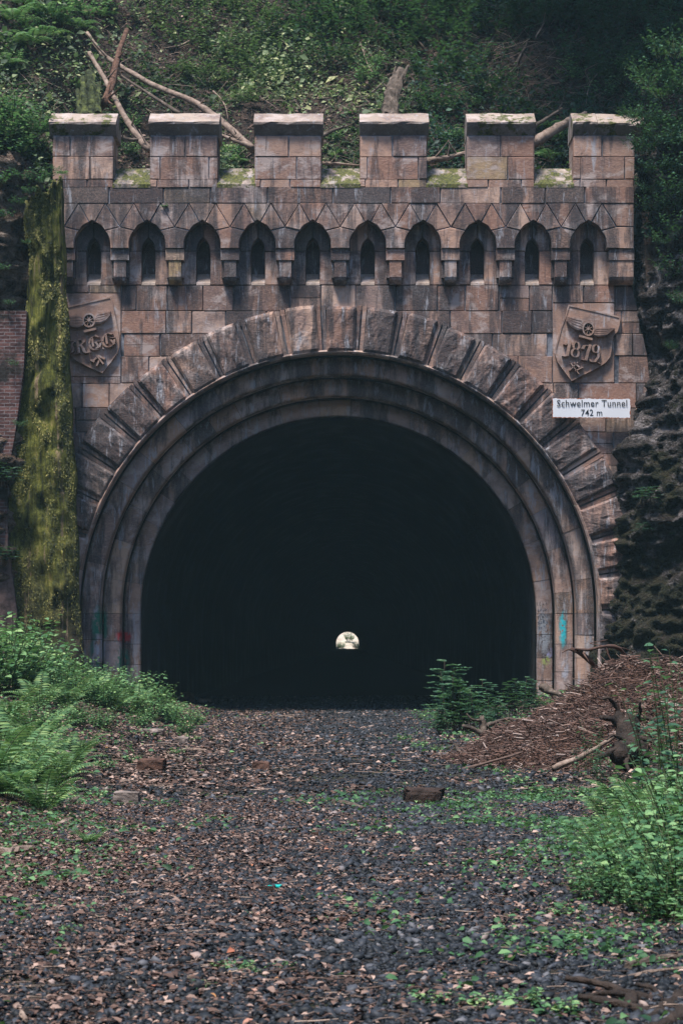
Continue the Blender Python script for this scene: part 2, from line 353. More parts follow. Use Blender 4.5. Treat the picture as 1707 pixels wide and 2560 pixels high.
def hh(x, y):
    x = np.asarray(x, float); y = np.asarray(y, float)
    y0 = 44.9 - 1.3 * np.clip((-x - 6.0) / 1.0, 0, 1) - .6 * np.clip((x - 6.3) / 1.5, 0, 1)
    z = 11.35 + .95 * (y - y0) + 0.9 * np.clip((-x - 5.2) / 2.0, 0, 1.5) + .5 * np.clip((x - 5.5) / 3, 0, 2)
    z = np.minimum(z, 44 + .01 * y)
    z = z + .9 * fbm(x * .5, y * .5, 21) + .7 * fbm(x * 1.3, y * 1.3, 22)
    return z
HX = np.r_[-60, -30, np.linspace(-13, 13, 200), 30, 60]
tag(grid('hillside', HX, np.r_[np.linspace(44.97, 56, 110), np.linspace(57, 90, 20), 300, 784], hh, M['soil']), kind='structure')
tag(grid('hillside_shoulder', np.r_[-60, -30, np.linspace(-13, -6.25, 70)], np.linspace(43.8, 44.97, 20), lambda X, Y: hh(X, Y) - 2.2 * np.clip(44.2 - Y, 0, 1) ** 1.5, M['soil']), kind='structure')
tag(grid('hillside_shoulder', np.r_[np.linspace(6.35, 13, 70), 30, 60], np.linspace(43.5, 44.97, 20), lambda X, Y: hh(X, Y) - 3.0 * np.clip(43.8 - Y, 0, 1), M['soil']), kind='structure')
# rock faces of the cutting
def rock_sheet(name, path, ztop, amp, seed, mat='rock', du=.045, zstep=.05, zbot=-.3, shift=lambda z: 0 * z):
    path = np.array(path, float); d = np.r_[0, np.cumsum(np.linalg.norm(np.diff(path, axis=0), axis=1))]
    nu = int(min(d[-1], 6) / du) + 2
    us = np.r_[np.linspace(0, min(d[-1], 6), nu)[:-1], np.linspace(min(d[-1], 6), d[-1], 60)]
    zs = np.arange(zbot, ztop + zstep, zstep)
    U, Z = np.meshgrid(us, zs)
    X = np.interp(U, d, path[:, 0]); Y = np.interp(U, d, path[:, 1])
    dx = np.gradient(np.interp(us, d, path[:, 0]), us + np.arange(len(us)) * 1e-9); dy = np.gradient(np.interp(us, d, path[:, 1]), us + np.arange(len(us)) * 1e-9)
    nrm = np.stack([dy, -dx], -1); nrm = nrm / np.linalg.norm(nrm, axis=1, keepdims=True)
    s = np.sign(-path[0, 0]); side = np.sign(nrm[:, 0].mean()) * s if abs(nrm[:, 0].mean()) > .1 else 1
    nrm = nrm * side
    wz = Z + .5 * fbm(U * .8, Z * .8, seed + 4)
    disp = amp * (1.2 * fbm(U * .8, wz * .9, seed, 3) + .9 * (.35 - np.abs(fbm(U * 1.6, wz * 2.3, seed + 9, 5))) + .55 * (.3 - np.abs(fbm(U * 4.2, wz * 5.5, seed + 19, 4))) + .35 * (vnoise(U * 6 + 3 * wz, wz * 7 - U * 3, seed + 40) > .5) * .3)
    X = X + shift(Z)
    X = X + disp * nrm[None, :, 0]; Y = Y + disp * nrm[None, :, 1]
    V = np.stack([X, Y, Z], -1).reshape(-1, 3); nx = len(us); ny = len(zs)
    i = np.arange(ny - 1)[:, None] * nx + np.arange(nx - 1)[None]
    Fc = np.stack([i, i + 1, i + nx + 1, i + nx], -1).reshape(-1, 4)
    return tag(bigmesh(name, V, Fc, np.full(len(V), .5), M[mat]), kind='structure')
rock_sheet('rock_face_left', [(-5.7, 45.1), (-6.5, 44.7), (-7.0, 43.75), (-7.5, 43.25), (-9.0, 42.7), (-10.5, 36), (-11.5, 20), (-11.5, -15)], 11.9, .7, 3, mat='rockleft')
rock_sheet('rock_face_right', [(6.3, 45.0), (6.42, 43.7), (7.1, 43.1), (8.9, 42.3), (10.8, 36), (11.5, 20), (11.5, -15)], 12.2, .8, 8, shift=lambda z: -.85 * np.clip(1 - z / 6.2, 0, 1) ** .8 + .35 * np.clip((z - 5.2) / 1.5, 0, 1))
for nm, sd_ in (('cutting_bank_left', -1), ('cutting_bank_right', 1)):
    tag(grid(nm, np.linspace(11.2, 45, 20) * sd_, np.linspace(-40, 44, 40), lambda X, Y: 11.2 + (np.abs(X) - 11.2) * .9 + .8 * fbm(X * .3, Y * .3, 31), M['soil']), kind='structure')
tag(grid('sky_blocking_hill', np.linspace(-45, 45, 40), np.linspace(-90, -24, 30), lambda X, Y: -.5 + (-24 - Y) * .75 + fbm(X * .2, Y * .2, 33), M['soil']), kind='structure')  # unseen hill added behind the camera to block low sky light

# ------------------------------------------------------------------ portal
portal = empty('tunnel_portal', (0, 44, 0))
tag(portal, 'pink sandstone tunnel portal with battlements, pointed niches and stepped round arch', 'tunnel portal')
portal.location = (0, 44, 0)
bpy.context.view_layer.update()
ACX, ACY = 776.0, 1408.0          # arch centre in picture units of the portal plane
Y0 = 44.0; Y1 = 43.7
def poly_clip(poly, px, py, nx, ny):
    out = []
    for i in range(len(poly)):
        a = poly[i]; b = poly[(i + 1) % len(poly)]
        da = (a[0] - px) * nx + (a[1] - py) * ny; db = (b[0] - px) * nx + (b[1] - py) * ny
        if da >= 0: out.append(a)
        if (da >= 0) != (db >= 0):
            t = da / (da - db); out.append((a[0] + t * (b[0] - a[0]), a[1] + t * (b[1] - a[1])))
    return out
def area(p): return .5 * sum(p[i][0] * p[(i + 1) % len(p)][1] - p[(i + 1) % len(p)][0] * p[i][1] for i in range(len(p)))
def stone(mb, poly, Yf, depth, t=None, a=0., gap=.9, bev=1.3, bd=.018, proud=None):
    """poly in D units (x, y down); extruded block with chamfered arrises"""
    if abs(area(poly)) < 60: return
    cx = sum(p[0] for p in poly) / len(poly); cy = sum(p[1] for p in poly) / len(poly)
    def inset(p, d):
        dx, dy = p[0] - cx, p[1] - cy; r = math.hypot(dx, dy) + 1e-6
        return (cx + dx * max(0, 1 - d * 1.3 / r), cy + dy * max(0, 1 - d * 1.3 / r))
    # inset along axes for near-rectangular pieces
    if t is None: t = random.random()
    pr = random.uniform(-.008, .012) if proud is None else proud
    poly = [(a_ + random.uniform(-.7, .7), b_ + random.uniform(-.6, .6)) for a_, b_ in poly] if len(poly) < 5 else poly
    A = [inset(p, gap) for p in poly]; B = [inset(p, gap + bev) for p in poly]
    n = len(poly); Yf = Yf - pr
    v = [(DX(x, 44.0), Yf + depth, DZ(y, 44.0)) for x, y in A] + [(DX(x, 44.0), Yf + bd, DZ(y, 44.0)) for x, y in A] + [(DX(x, 44.0), Yf, DZ(y, 44.0)) for x, y in B]
    f = [(i, (i + 1) % n, n + (i + 1) % n, n + i) for i in range(n)] + [(n + i, n + (i + 1) % n, 2 * n + (i + 1) % n, 2 * n + i) for i in range(n)] + [tuple(range(2 * n, 3 * n))]
    if area(poly) > 0: f = [q[::-1] for q in f]
    mb.add(v, f, t, a)
def px(x): return DX(x, 44.0)
def pz(y): return DZ(y, 44.0)
def dbox(mb, x0, x1, Ya, Yb, y0, y1, t=.5, a=0.): box(mb, px(x0), px(x1), Ya, Yb, pz(y1), pz(y0), t, a)
XL, XR = 120.0, 1452.0
def xr(y):
    return XR + (0 if y < 655 else min(1, (y - 655) / 200) * 42)
# --- backing wall (lower plane) with arch hole: radial strips
mb = MB(); n = 72; Rb = 655.0
ring = []
for i in range(n + 1):
    th = math.pi * i / n; c, s = math.cos(th), math.sin(th)
    ix, iy = ACX + Rb * c, ACY - Rb * s
    k = 1e9
    if c > 1e-6: k = min(k, (XR - 4 - ACX) / c)
    if c < -1e-6: k = min(k, (XL - ACX) / c)
    if s > 1e-6: k = min(k, (ACY - 655) / s)
    k = max(k, Rb + 1)
    ring.append(((ix, iy), (ACX + k * c, ACY - k * s)))
YB = Y0 + .035
for i in range(n):
    (a, b), (c, d) = ring[i], ring[i + 1]
    mb.add([(px(p[0]), YB, pz(p[1])) for p in (a, b, d, c)], [(0, 1, 2, 3)])
mb.add([(px(p[0]), YB, pz(p[1])) for p in ((ACX + Rb, ACY), (xr(900), ACY), (xr(900), 1500), (ACX + Rb, 1500))], [(0, 3, 2, 1)])
mb.add([(px(p[0]), YB, pz(p[1])) for p in ((XL, ACY), (ACX - Rb, ACY), (ACX - Rb, 1500), (XL, 1500))], [(0, 3, 2, 1)])
dbox(mb, XL, 1450, Y1 + .05, 44.9, 440, 572)       # core of the upper band is behind stones
mb.v[-8:] = mb.v[-8:]
mortar = mb
# remove the solid band box again from niche zone: rebuilt below with holes
mb.v = mb.v[:-8]; mb.f = mb.f[:-6]; mb.t = mb.t[:-8]; mb.a = mb.a[:-8]; mb.pc = mb.pc[:-8]
dbox(mortar, XL, XR - 2, Y1 + .03, 44.95, 436, 474)
dbox(mortar, XR - 5, XR + 34, 44.08, 45.2, 862, 1500)
mortar.add([(px(XR - 2), Y1 + .05, pz(655)), (px(XR - 2), 45.0, pz(655)), (px(XR - 2), 45.0, pz(440)), (px(XR - 2), Y1 + .05, pz(440))], [(0, 1, 2, 3)])
mb = MB()
# --- courses of the spandrels
courses = [(655, 714), (714, 766), (766, 818), (818, 880), (880, 937), (937, 993), (993, 1043), (1043, 1096), (1096, 1150), (1150, 1205), (1205, 1260), (1260, 1315), (1315, 1370), (1370, 1430)]
def add_block(x0, x1, y0, y1, a=0., t=None):
    ex = abs(x1 - xr((y0 + y1) / 2)) < 1.5 and y0 > 600
    poly = [(x0, y0), (xr(y0) if ex else x1, y0), (xr(y1) if ex else x1, y1), (x0, y1)]
    cx, cy = (x0 + x1) / 2, (y0 + y1) / 2
    if cy < ACY:
        # tangent clip nearest to centre of block
        q = min(poly, key=lambda p: math.hypot(p[0] - ACX, p[1] - ACY))
        dx, dy = (q[0] + cx) / 2 - ACX, (q[1] + cy) / 2 - ACY
    else: dx, dy = (1 if cx > ACX else -1), 0
    r = math.hypot(dx, dy)
    far = max(math.hypot(p[0] - ACX, p[1] - ACY) for p in poly)
    if far < 700: return
    dx, dy = dx / r, dy / r
    poly = poly_clip(poly, ACX + dx * 695, ACY + dy * 695, dx, dy)
    if len(poly) > 2: stone(mb, poly, Y0, .12, t, a)
SH_R = (1268, 1411, 695, 880); SH_L = (140, 278, 672, 866)
def overlap(x0, x1, y0, y1, r): return x0 < r[1] - 4 and x1 > r[0] + 4 and y0 < r[3] - 4 and y1 > r[2] + 4
for ci, (y0, y1) in enumerate(courses):
    x = XL - random.uniform(0, 60); st = .35 * max(0, 1 - abs(y0 - 690) / 90) + (.3 if y0 > 880 else 0)
    while x < xr(y1):
        w = random.uniform(58, 135); x1 = min(x + w, xr((y0 + y1) / 2))
        if xr(y1) - x1 < 30: x1 = xr((y0 + y1) / 2)
        segs = [(x, x1)]
        for r in (SH_R, SH_L):
            ns = []
            for a, b in segs:
                if overlap(a, b, y0, y1, r):
                    if a < r[0] - 12: ns.append((a, r[0]))
                    if b > r[1] + 12: ns.append((r[1], b))
                else: ns.append((a, b))
            segs = ns
        for a, b in segs:
            if random.random() < .12 and y1 - y0 > 45: 
                ym = (y0 + y1) / 2; add_block(a, b, y0, ym, st); add_block(a, b, ym, y1, st)
            else: add_block(a, b, y0, y1, st + random.uniform(-.35, .4))
        x = x1
        if x1 >= xr((y0 + y1) / 2) - 1: break
for a_, b_, c_, d_ in ((1268, 1340, 655, 695), (1340, 1411, 655, 695), (140, 205, 655, 672), (205, 278, 655, 672), (140, 278, 866, 880)):
    stone(mb, [(a_, c_), (b_, c_), (b_, d_), (a_, d_)], Y0, .12, None, .2, gap=.5)
# quoin return on the right edge
for y0, y1 in courses:
    xx = xr((y0 + y1) / 2)
    a_, b_ = xr(y0) - 2, xr(y1) - 2
    mb.add([(px(a_), Y0 + .05, pz(y0)), (px(a_), 45., pz(y0)), (px(b_), 45., pz(y1)), (px(b_), Y0 + .05, pz(y1))], [(0, 3, 2, 1)], random.random(), .1)
# --- course between merlons and niches
x = XL
while x < XR:
    x1 = min(x + random.uniform(80, 150), XR)
    if XR - x1 < 40: x1 = XR
    stone(mb, [(x, 436), (x1, 436), (x1, 473), (x, 473)], Y1, .2, None, .95 if any(abs((x + x1) / 2 - g) < 60 for g in (305, 782, 1268)) else random.uniform(.1, .5)); x = x1
# --- niche band
NX = [215 + 125.8 * i for i in range(10)]
def arc(hw, ys, apex, n=8):
    h = ys - apex; c = (h * h - hw * hw) / (2 * hw); rad = hw + c
    out = []
    a1 = math.atan2(h, c)
    for i in range(n + 1):
        a = a1 * i / n; out.append((-c + rad * math.cos(a), ys - rad * math.sin(a)))
    return out       # from (hw, ys) to (0, apex)
A1 = arc(41, 572, 513, 10); A2 = arc(15.5, 577, 546, 8)
YT, YM = 473, 527
for i, cx in enumerate(NX):
    last = i == 9; first = i == 0
    for sgn in (1, -1):
        def X(u): return cx + sgn * u
        if (sgn == 1 and last): edge = XR - cx
        elif sgn == -1 and first: edge = cx - XL
        else: edge = 62.9
        i1 = [k for k, p in enumerate(A1) if p[0] < 31][0]; i2 = [k for k, p in enumerate(A1) if p[0] < 9][0]
        # crown stone half (shared across the apex)
        if sgn == 1:
            crown = [(cx - 30, YT), (cx + 30, YT)] + [(cx + p[0], p[1]) for p in A1[i2:]] + [(cx - p[0], p[1]) for p in A1[i2:][::-1][1:]]
            stone(mb, crown, Y1, .33, None, .15)
        p2 = [(X(30), YT), (X(min(62.9, edge)), YM)] + [(X(p[0]), p[1]) for p in A1[i1:i2 + 1]]
        stone(mb, p2, Y1, .33, None, .1)
        if edge > 63:   # end blocks
            stone(mb, [(X(30), YT), (X(edge), YT), (X(edge), YM), (X(62.9), YM)], Y1, .33, None, .1)
            stone(mb, [(X(62.9), YM), (X(edge), YM), (X(edge), 577), (X(41), 577)] + [(X(p[0]), p[1]) for p in A1[:i1 + 1]], Y1, .33, None, .2)
    if not last:
        m_ = cx + 62.9
        stone(mb, [(cx + 30, YT), (cx + 95.8, YT), (m_, YM)], Y1, .33, None, .2)
        i1 = [k for k, p in enumerate(A1) if p[0] < 31][0]
        q = [(m_, YM)] + [(cx + 125.8 - p[0], p[1]) for p in A1[:i1 + 1][::-1]] + [(cx + 125.8 - 41, 577), (cx + 41, 577)] + [(cx + p[0], p[1]) for p in A1[:i1 + 1]]
        stone(mb, q, Y1, .33, None, .25 + .2 * (i % 2))
# mortar slab behind those stones following arch outline
for i, cx in enumerate(NX):
    for sgn in (1, -1):
        edge = (XR - 3 - cx) if (i == 9 and sgn == 1) else (cx - XL if (i == 0 and sgn == -1) else 62.9)
        pts = [(41.8, 576), (41.8, 572)] + [(p[0] + .8, p[1] - 1.5) for p in A1[1:]]
        for a, b in zip(pts[:-1], pts[1:]):
            if abs(a[0] - b[0]) > .01:
                mortar.add([(px(cx + sgn * a[0]), Y1 + .025, pz(a[1])), (px(cx + sgn * a[0]), Y1 + .025, pz(470)), (px(cx + sgn * b[0]), Y1 + .025, pz(470)), (px(cx + sgn * b[0]), Y1 + .025, pz(b[1]))], [(0, 1, 2, 3)])
        mortar.add([(px(cx + sgn * 41.8), Y1 + .025, pz(576)), (px(cx + sgn * 41.8), Y1 + .025, pz(470)), (px(cx + sgn * edge), Y1 + .025, pz(470)), (px(cx + sgn * edge), Y1 + .025, pz(576))], [(0, 1, 2, 3)])
wall = mb.build('wall', M['stone'], portal)
# underside of the overhanging band + plane behind niches
mortar.add([(px(XL), Y1 + .025, pz(574)), (px(XR - 2), Y1 + .025, pz(574)), (px(XR - 2), Y0 + .1, pz(574)), (px(XL), Y0 + .1, pz(574))], [(0, 1, 2, 3)])
mortar.f.pop(); mortar.v = mortar.v[:-4]; mortar.t = mortar.t[:-4]; mortar.a = mortar.a[:-4]; mortar.pc = mortar.pc[:-4]
mortar.build('mortar_joints', M['mortar'], portal)
# --- niches, each a part: jambs, pointed head, dark recess, sill block
for i, cx in enumerate(NX):
    mb = MB(); YN = Y0 - .005
    # panel with pointed hole
    for sgn in (1, -1):
        outer = 58 if not (i == 9 and sgn == 1) else 58
        def X(u): return cx + sgn * u
        for (ya, yb) in ((577, 655),):
            poly = [(X(16), ya), (X(outer), ya), (X(outer), yb), (X(16), yb)]
            stone(mb, poly, YN, .3, None, .1 + .15 * random.random(), gap=.4)
        poly = [(X(58), 577), (X(58), 495), (X(0), 495)] + [(X(p[0] + .5), p[1]) for p in A2[::-1]]
        stone(mb, [(X(41), 577), (X(41), 540), (X(30), 520), (X(.3), 500)] + [(X(p[0] + .3), p[1]) for p in A2[::-1]], YN, .3, None, .3, gap=.2)
        dbox(mb, X(58) if sgn < 0 else X(38), X(38) if sgn < 0 else X(58), YN + .02, YN + .3, 490, 577, .4, .5)
        # recess sides
        for a, b in zip(A2[:-1], A2[1:]):
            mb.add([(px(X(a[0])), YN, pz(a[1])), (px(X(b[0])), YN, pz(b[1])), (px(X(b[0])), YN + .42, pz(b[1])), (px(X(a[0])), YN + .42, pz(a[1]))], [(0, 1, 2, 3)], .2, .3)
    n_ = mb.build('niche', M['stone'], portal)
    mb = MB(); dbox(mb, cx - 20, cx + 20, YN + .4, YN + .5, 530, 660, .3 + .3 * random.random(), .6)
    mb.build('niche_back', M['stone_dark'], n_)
    mb = MB()
    v = [(px(cx - 15.6), YN + .0, pz(655)), (px(cx + 15.6), YN + .0, pz(655)), (px(cx + 15.6), YN + .01, pz(650)), (px(cx - 15.6), YN + .01, pz(650)),
         (px(cx + 15.6), YN + .4, pz(622)), (px(cx - 15.6), YN + .4, pz(622))]
    mb.add(v, [(0, 1, 2, 3), (3, 2, 4, 5)], random.random())
    mb.build('niche_sill', M['coping'], n_)
# fix parenting of sub-parts to niche meshes (niche already offset): handled in link()
# --- corbels
def corbel(cx, w, a):
    mb = MB(); h = w / 2; t = random.random()
    dbox(mb, cx - h, cx + h, Y1 + .04, Y0 + .01, 577.5, 602, t, a)
    lw = h * .66 if w < 50 else h - 1
    # lower body with rounded underside
    prof = [(602, 0), (640, 0), (647, .03), (652, .09), (655, .16), (655, .3)]
    for sgn_w, Ya, yend in ((lw, Y1 + .06, 0),):
        vs = []; 
        for yy, dd in prof:
            for s in (-1, 1): vs.append((px(cx + s * sgn_w), Ya + dd * .9, pz(yy)))
        for s in (-1, 1): vs.append((px(cx + s * sgn_w), Y0 + .01, pz(602)))
        n = len(prof)
        f = [(2 * k, 2 * k + 2, 2 * k + 3, 2 * k + 1) for k in range(n - 1)]
        f += [tuple([2 * k for k in range(n)] + [2 * n])[::-1], tuple([2 * k + 1 for k in range(n)] + [2 * n + 1])]
        mb.add(vs, f, min(1, t + .1), a)
    if w < 50:
        dbox(mb, cx - h + 1, cx + h - 1, Y0 - .12, Y0 + .01, 602, 640, t * .7, a + .2)
    else:
        dbox(mb, cx - h + .5, cx + h - .5, Y0 - .16, Y0 + .01, 602, 640, t * .7, a)
    return mb.build('corbel', M['stone'], portal)
for i in range(9): corbel(NX[i] + 62.9, 42, [.35, .0, .65, .1, .7, .0, .3, .05, .6][i])
corbel(1423, 58, .25); corbel(NX[0] - 56, 34, .4)
# --- merlons
def coping(x0, x1, par, mat, tilt=0):
    mb = MB(); yt, ym, yb = 264, 291, 320
    # profile in (Y, y): front lower edge, front upper edge, ridge, back
    def prof(t): return [(Y1 + .06, yb + t), (Y1 - .13, ym + 5 + t), (Y1 - .13, ym + t), (Y1 + .34, yt - 5 + t), (Y1 + .50, yt - 5 + t), (Y1 + .9, ym + t), (Y1 + .9, yb + t)]
    a = prof(0); b = prof(tilt); n = len(a); nx_ = 8
    pts_ = []
    for q in range(nx_ + 1):
        u = q / nx_
        pts_.append([(px(x0 + (x1 - x0) * u), (A[0] + (B[0] - A[0]) * u) + random.uniform(-.018, .018), pz(A[1] + (B[1] - A[1]) * u + random.uniform(-1.1, 1.1))) for A, B in zip(a, b)])
    tt = random.random()
    for q in range(nx_):
        for i in range(n):
            k2 = (i + 1) % n
            mb.add([pts_[q][i], pts_[q][k2], pts_[q + 1][k2], pts_[q + 1][i]], [(0, 1, 2, 3)], tt, 1.3 if i in (0, 1) else -.2)
    v = pts_[0] + pts_[-1]; f = [tuple(range(n))[::-1], tuple(range(n, 2 * n))]
    mb.add(v, f, tt, .3)
    v = []; f = []
    o = mb.build('coping', mat, par)
    return o
MER = [(125, 264, 118, 271, 0), (347, 502, 345, 506, 0), (586, 738, 584, 742, 1), (826, 979, 825, 983, 2), (1070, 1224, 1069, 1226, 3), (1312, 1452, 1310, 1398, 3)]
for k, (x0, x1, c0, c1, dy) in enumerate(MER):
    mb = MB(); box(mb, px(x0 + 2), px(x1 - 2), Y1 + .03, Y1 + .78, pz(440), pz(318))
    core = mb.build('merlon', M['mortar'], portal)
    mb = MB(); w = x1 - x0
    rows = [(319, 367, [.5]), (367, 419, [.13, .87] if k % 2 else [.62]), (419, 437, [.1, .55] if k != 4 else [.3, .8])]
    if k == 0: rows[0] = (319, 367, [.32])
    for y0, y1, cuts in rows:
        xs = [x0] + [x0 + w * (c + random.uniform(-.03, .03)) for c in cuts] + [x1]
        for a, b in zip(xs[:-1], xs[1:]): stone(mb, [(a, y0), (b, y0), (b, y1), (a, y1)], Y1, .05, random.uniform(.2, 1), -.1)
        # side faces
        for xs_, sg in ((x0, -1), (x1, 1)):
            q = px(xs_)
            z0, z1 = pz(y1) + .012, pz(y0) - .012
            ym = Y1 + random.uniform(.3, .5)
            for ya, yb in ((Y1 + .03, ym), (ym + .015, Y1 + .79)):
                box(mb, min(q, q - sg * .035), max(q, q - sg * .035), ya, yb, z0, z1, random.random(), .05)
    st_ = mb.build('facing_stones', M['stone'], core)
    if k < 5: coping(c0, c1, core, M['coping_moss'] if k in (0, 4) else M['coping'], 0)
    else:
        coping(c0 + 0, 1366, core, M['coping_moss']); coping(1367, 1476, core, M['coping_moss'], 6)
# embrasure sills: sloping mossy slab
gaps = [(262, 349), (500, 588), (736, 828), (977, 1072), (1222, 1314)]
for g0, g1 in gaps:
    mb = MB()
    v = []
    for x in (g0, g1):
        v += [(px(x), Y1 - .01, pz(438)), (px(x), Y1 - .01, pz(430)), (px(x), Y1 + .45, pz(383)), (px(x), Y1 + .78, pz(383)), (px(x), Y1 + .78, pz(438))]
    mb.add(v, [(0, 1, 6, 5), (1, 2, 7, 6), (2, 3, 8, 7), (3, 4, 9, 8), (0, 4, 3, 2, 1), (5, 6, 7, 8, 9), (0, 5, 9, 4)], random.random())
    mb.build('embrasure_sill', M['sill'], portal)
mb = MB(); box(mb, px(120), px(1450), 44.0, 44.95, pz(655) , pz(440), .5); 
# hollow: keep only back part so niches stay open
mb = MB(); box(mb, px(120), px(1450), 44.55, 45.0, pz(700), pz(400), .4); mb.build('parapet_core', M['stone_dark'], portal)

# --- voussoirs
AC = (px(ACX), pz(ACY)); SC = 44.0 / F
def pol(r, th, Y):  # th from vertical, clockwise; r in D
    return (AC[0] + r * SC * math.sin(th), Y, AC[1] + r * SC * math.cos(th))
pitch = R(7.72)
for i in range(-12, 13):
    tc = R(.6) + i * pitch; hw_ = R(2.88)
    mb = MB(); nu, nv = 12, 14; V = []; seed = i * 7 + 300
    rin, rout = 600, 706 + random.uniform(-3, 3)
    t = random.random(); 
    if i == 0: t = .3
    for b in range(nv + 1):
        for a in range(nu + 1):
            u = a / nu * 2 - 1; v = b / nv
            r = rin + (rout - rin) * v; th = tc + hw_ * u * (655 / r) ** .5
            e = min(1 - abs(u), v * 2 if v < .5 else (1 - v) * 2)  # distance to border
            e2 = min(1, min((1 - abs(u)) * 4.5, min(v, 1 - v) * 9))
            nz = float(fbm(u * 1.3 + seed, v * 2.2, seed, 4)) 
            d = .09 + .0 + e2 ** .6 * (.022 + .13 * max(nz, -.1)) + .02 * float(vnoise(u * 5 + seed, v * 6, 3)) * e2
            V.append(pol(r, th, Y0 - (d if 0 < a < nu and 0 < b < nv else .075 if e2 > 0 else .07)))
    fs = [(b * (nu + 1) + a, b * (nu + 1) + a + 1, (b + 1) * (nu + 1) + a + 1, (b + 1) * (nu + 1) + a) for b in range(nv) for a in range(nu)]
    mb.add(V, fs, t, random.uniform(-.2, .35) + (.1 if i > 3 else 0))
    # sides
    bd = [a for a in range(nu + 1)] + [b * (nu + 1) + nu for b in range(1, nv + 1)] + [nv * (nu + 1) + a for a in range(nu - 1, -1, -1)] + [b * (nu + 1) for b in range(nv - 1, 0, -1)]
    base = [V[k] for k in bd]; nb = len(bd)
    mb.add(base + [(p[0], Y0 + .2, p[2]) for p in base], [(k, nb + k, nb + (k + 1) % nb, (k + 1) % nb) for k in range(nb)], t, .2)
    mb.build('voussoir', M['voussoir'], portal)
# recessed strips between
for i in range(-13, 13):
    mb = MB()
    tc = R(.6) + (i + .5) * pitch
    for a, b, yy in ((-.0165, -.003, Y0 - .035), (.003, .0165, Y0 - .035)):
        q = [pol(600, tc + a, yy), pol(600, tc + b, yy), pol(707, tc + b * .93, yy), pol(707, tc + a * .93, yy)]
        q2 = [(p[0], Y0 + .15, p[2]) for p in q]
        mb.add(q + q2, [(0, 1, 2, 3), (0, 4, 5, 1), (1, 5, 6, 2), (3, 2, 6, 7), (0, 3, 7, 4)], random.random(), random.uniform(-.1, .5))
    mb.build('joint_strip', M['stone'], portal)
mb = MB()
for i in range(60):
    a = -math.pi * .53 + math.pi * 1.06 * i / 60; b = a + math.pi * 1.06 / 60
    mb.add([pol(597.5, a, Y0 + .05), pol(597.5, b, Y0 + .05), pol(709, b, Y0 + .02), pol(709, a, Y0 + .02)], [(0, 1, 2, 3)])
mb.build('voussoir_mortar', M['mortar'], portal)
# --- stepped orders swept along arch + legs
def sweep_order(name, prof, blocks_deg, seed, zbot=-.3):
    """prof: list (r in D, Y). path: right leg up, arch, left leg"""
    rnd = random.Random(seed); mb = MB(); n = len(prof)
    cuts = []; a = -90.0
    while a < 90: cuts.append(a); a += blocks_deg * rnd.uniform(.8, 1.25)
    if 90 - cuts[-1] < blocks_deg * .5: cuts.pop()
    cuts.append(90.0)
    def seg(fn, ts, t, a_):
        V = []; pcs = []
        off = rnd.uniform(-.008, .008)
        for q in ts:
            for r, Y in prof:
                p = fn(q, r, Y + off); V.append(p)
                # old graffiti on the lower blocks
                x_, z_ = (p[0] - 0) / SC + CX, HY - (p[2] - 1.5) / SC
                c = (0, 0, 0, 0)
                for gx, gy, wx, wy, col in PAINT:
                    d = ((x_ - gx) / wx) ** 2 + ((z_ - gy) / wy) ** 2
                    if d < 1.3: c = (*col, min(1, max(0, 1.5 - d)))
                pcs.append(c)
        f = [(i * n + k, i * n + k + 1, (i + 1) * n + k + 1, (i + 1) * n + k) for i in range(len(ts) - 1) for k in range(n - 1)]
        f += [tuple(range(n)), tuple((len(ts) - 1) * n + k for k in range(n))[::-1]]
        mb.add(V, f, t, a_, pcs)
    g = R(.04)
    for c0, c1 in zip(cuts[:-1], cuts[1:]):
        c0, c1 = R(c0), R(c1); k = max(3, int((c1 - c0) / R(1.2)))
        mid = (c0 + c1) / 2
        seg(lambda q, r, Y: pol(r, q, Y), [c0 + g + (c1 - c0 - 2 * g) * j / k for j in range(k + 1)], rnd.random(), .12 * math.cos(mid) + rnd.uniform(-.3, .15) + (.15 if mid > 0 else 0))
    for sg in (-1, 1):
        z = AC[1]
        while z > zbot:
            z1 = max(z - rnd.uniform(.45, .7), zbot); k = 8
            seg(lambda q, r, Y: (AC[0] + sg * r * SC, Y, q), [z - .005 + (z1 - z + .01) * j / k for j in range(k + 1)], rnd.random(), rnd.uniform(-.3, .15) + (.2 if sg > 0 else -.1))
            z = z1
    return mb.build(name, M['moulding'], portal, paint=True)
PAINT = [(222, 1440, 16, 45, (.03, .17, .12)), (216, 1500, 14, 40, (.04, .15, .12)), (222, 1490, 8, 30, (.40, .42, .50)), (272, 1462, 15, 14, (.40, .03, .04)), (270, 1520, 12, 30, (.05, .18, .14)),
         (1301, 1445, 9, 40, (.03, .42, .50)), (1272, 1500, 10, 14, (.30, .30, .50)), (1266, 1520, 9, 12, (.32, .40, .12)), (1305, 1540, 8, 22, (.40, .42, .50)), (1262, 1450, 16, 50, (.26, .28, .32))]
def roll(r0, r1, Ya, Yb):  # noqa
    """order from outer radius r0 to inner r1: shadow quirk, shallow cavetto, roll, then soffit back to Yb"""
    w = r0 - r1; out = [(r0 + 1, Ya + .26), (r0 - .5, Ya + .26), (r0 - w * .05, Ya + .12)]
    for k in range(7):
        a = math.pi * k / 6
        out.append((r0 - w * (.10 + .82 * (k / 6)), Ya + .09 - .09 * math.sin(a * .5 + .25) + (.03 * (k / 6) ** 3)))
    out += [(r1 + .8, Ya + .06), (r1, Ya + .10), (r1, Yb + .3)]
    return out
sweep_order('outer_arch_moulding', [(604, Y0 - .06), (600, Y0 - .09), (596, Y0 - .06), (596, Y0 + .24)], 11, 1)
sweep_order('arch_order', roll(596, 552, Y0 + .30, Y0 + .5), 9.5, 2)
sweep_order('arch_order', roll(552, 509, Y0 + .76, Y0 + .9), 9.5, 3)
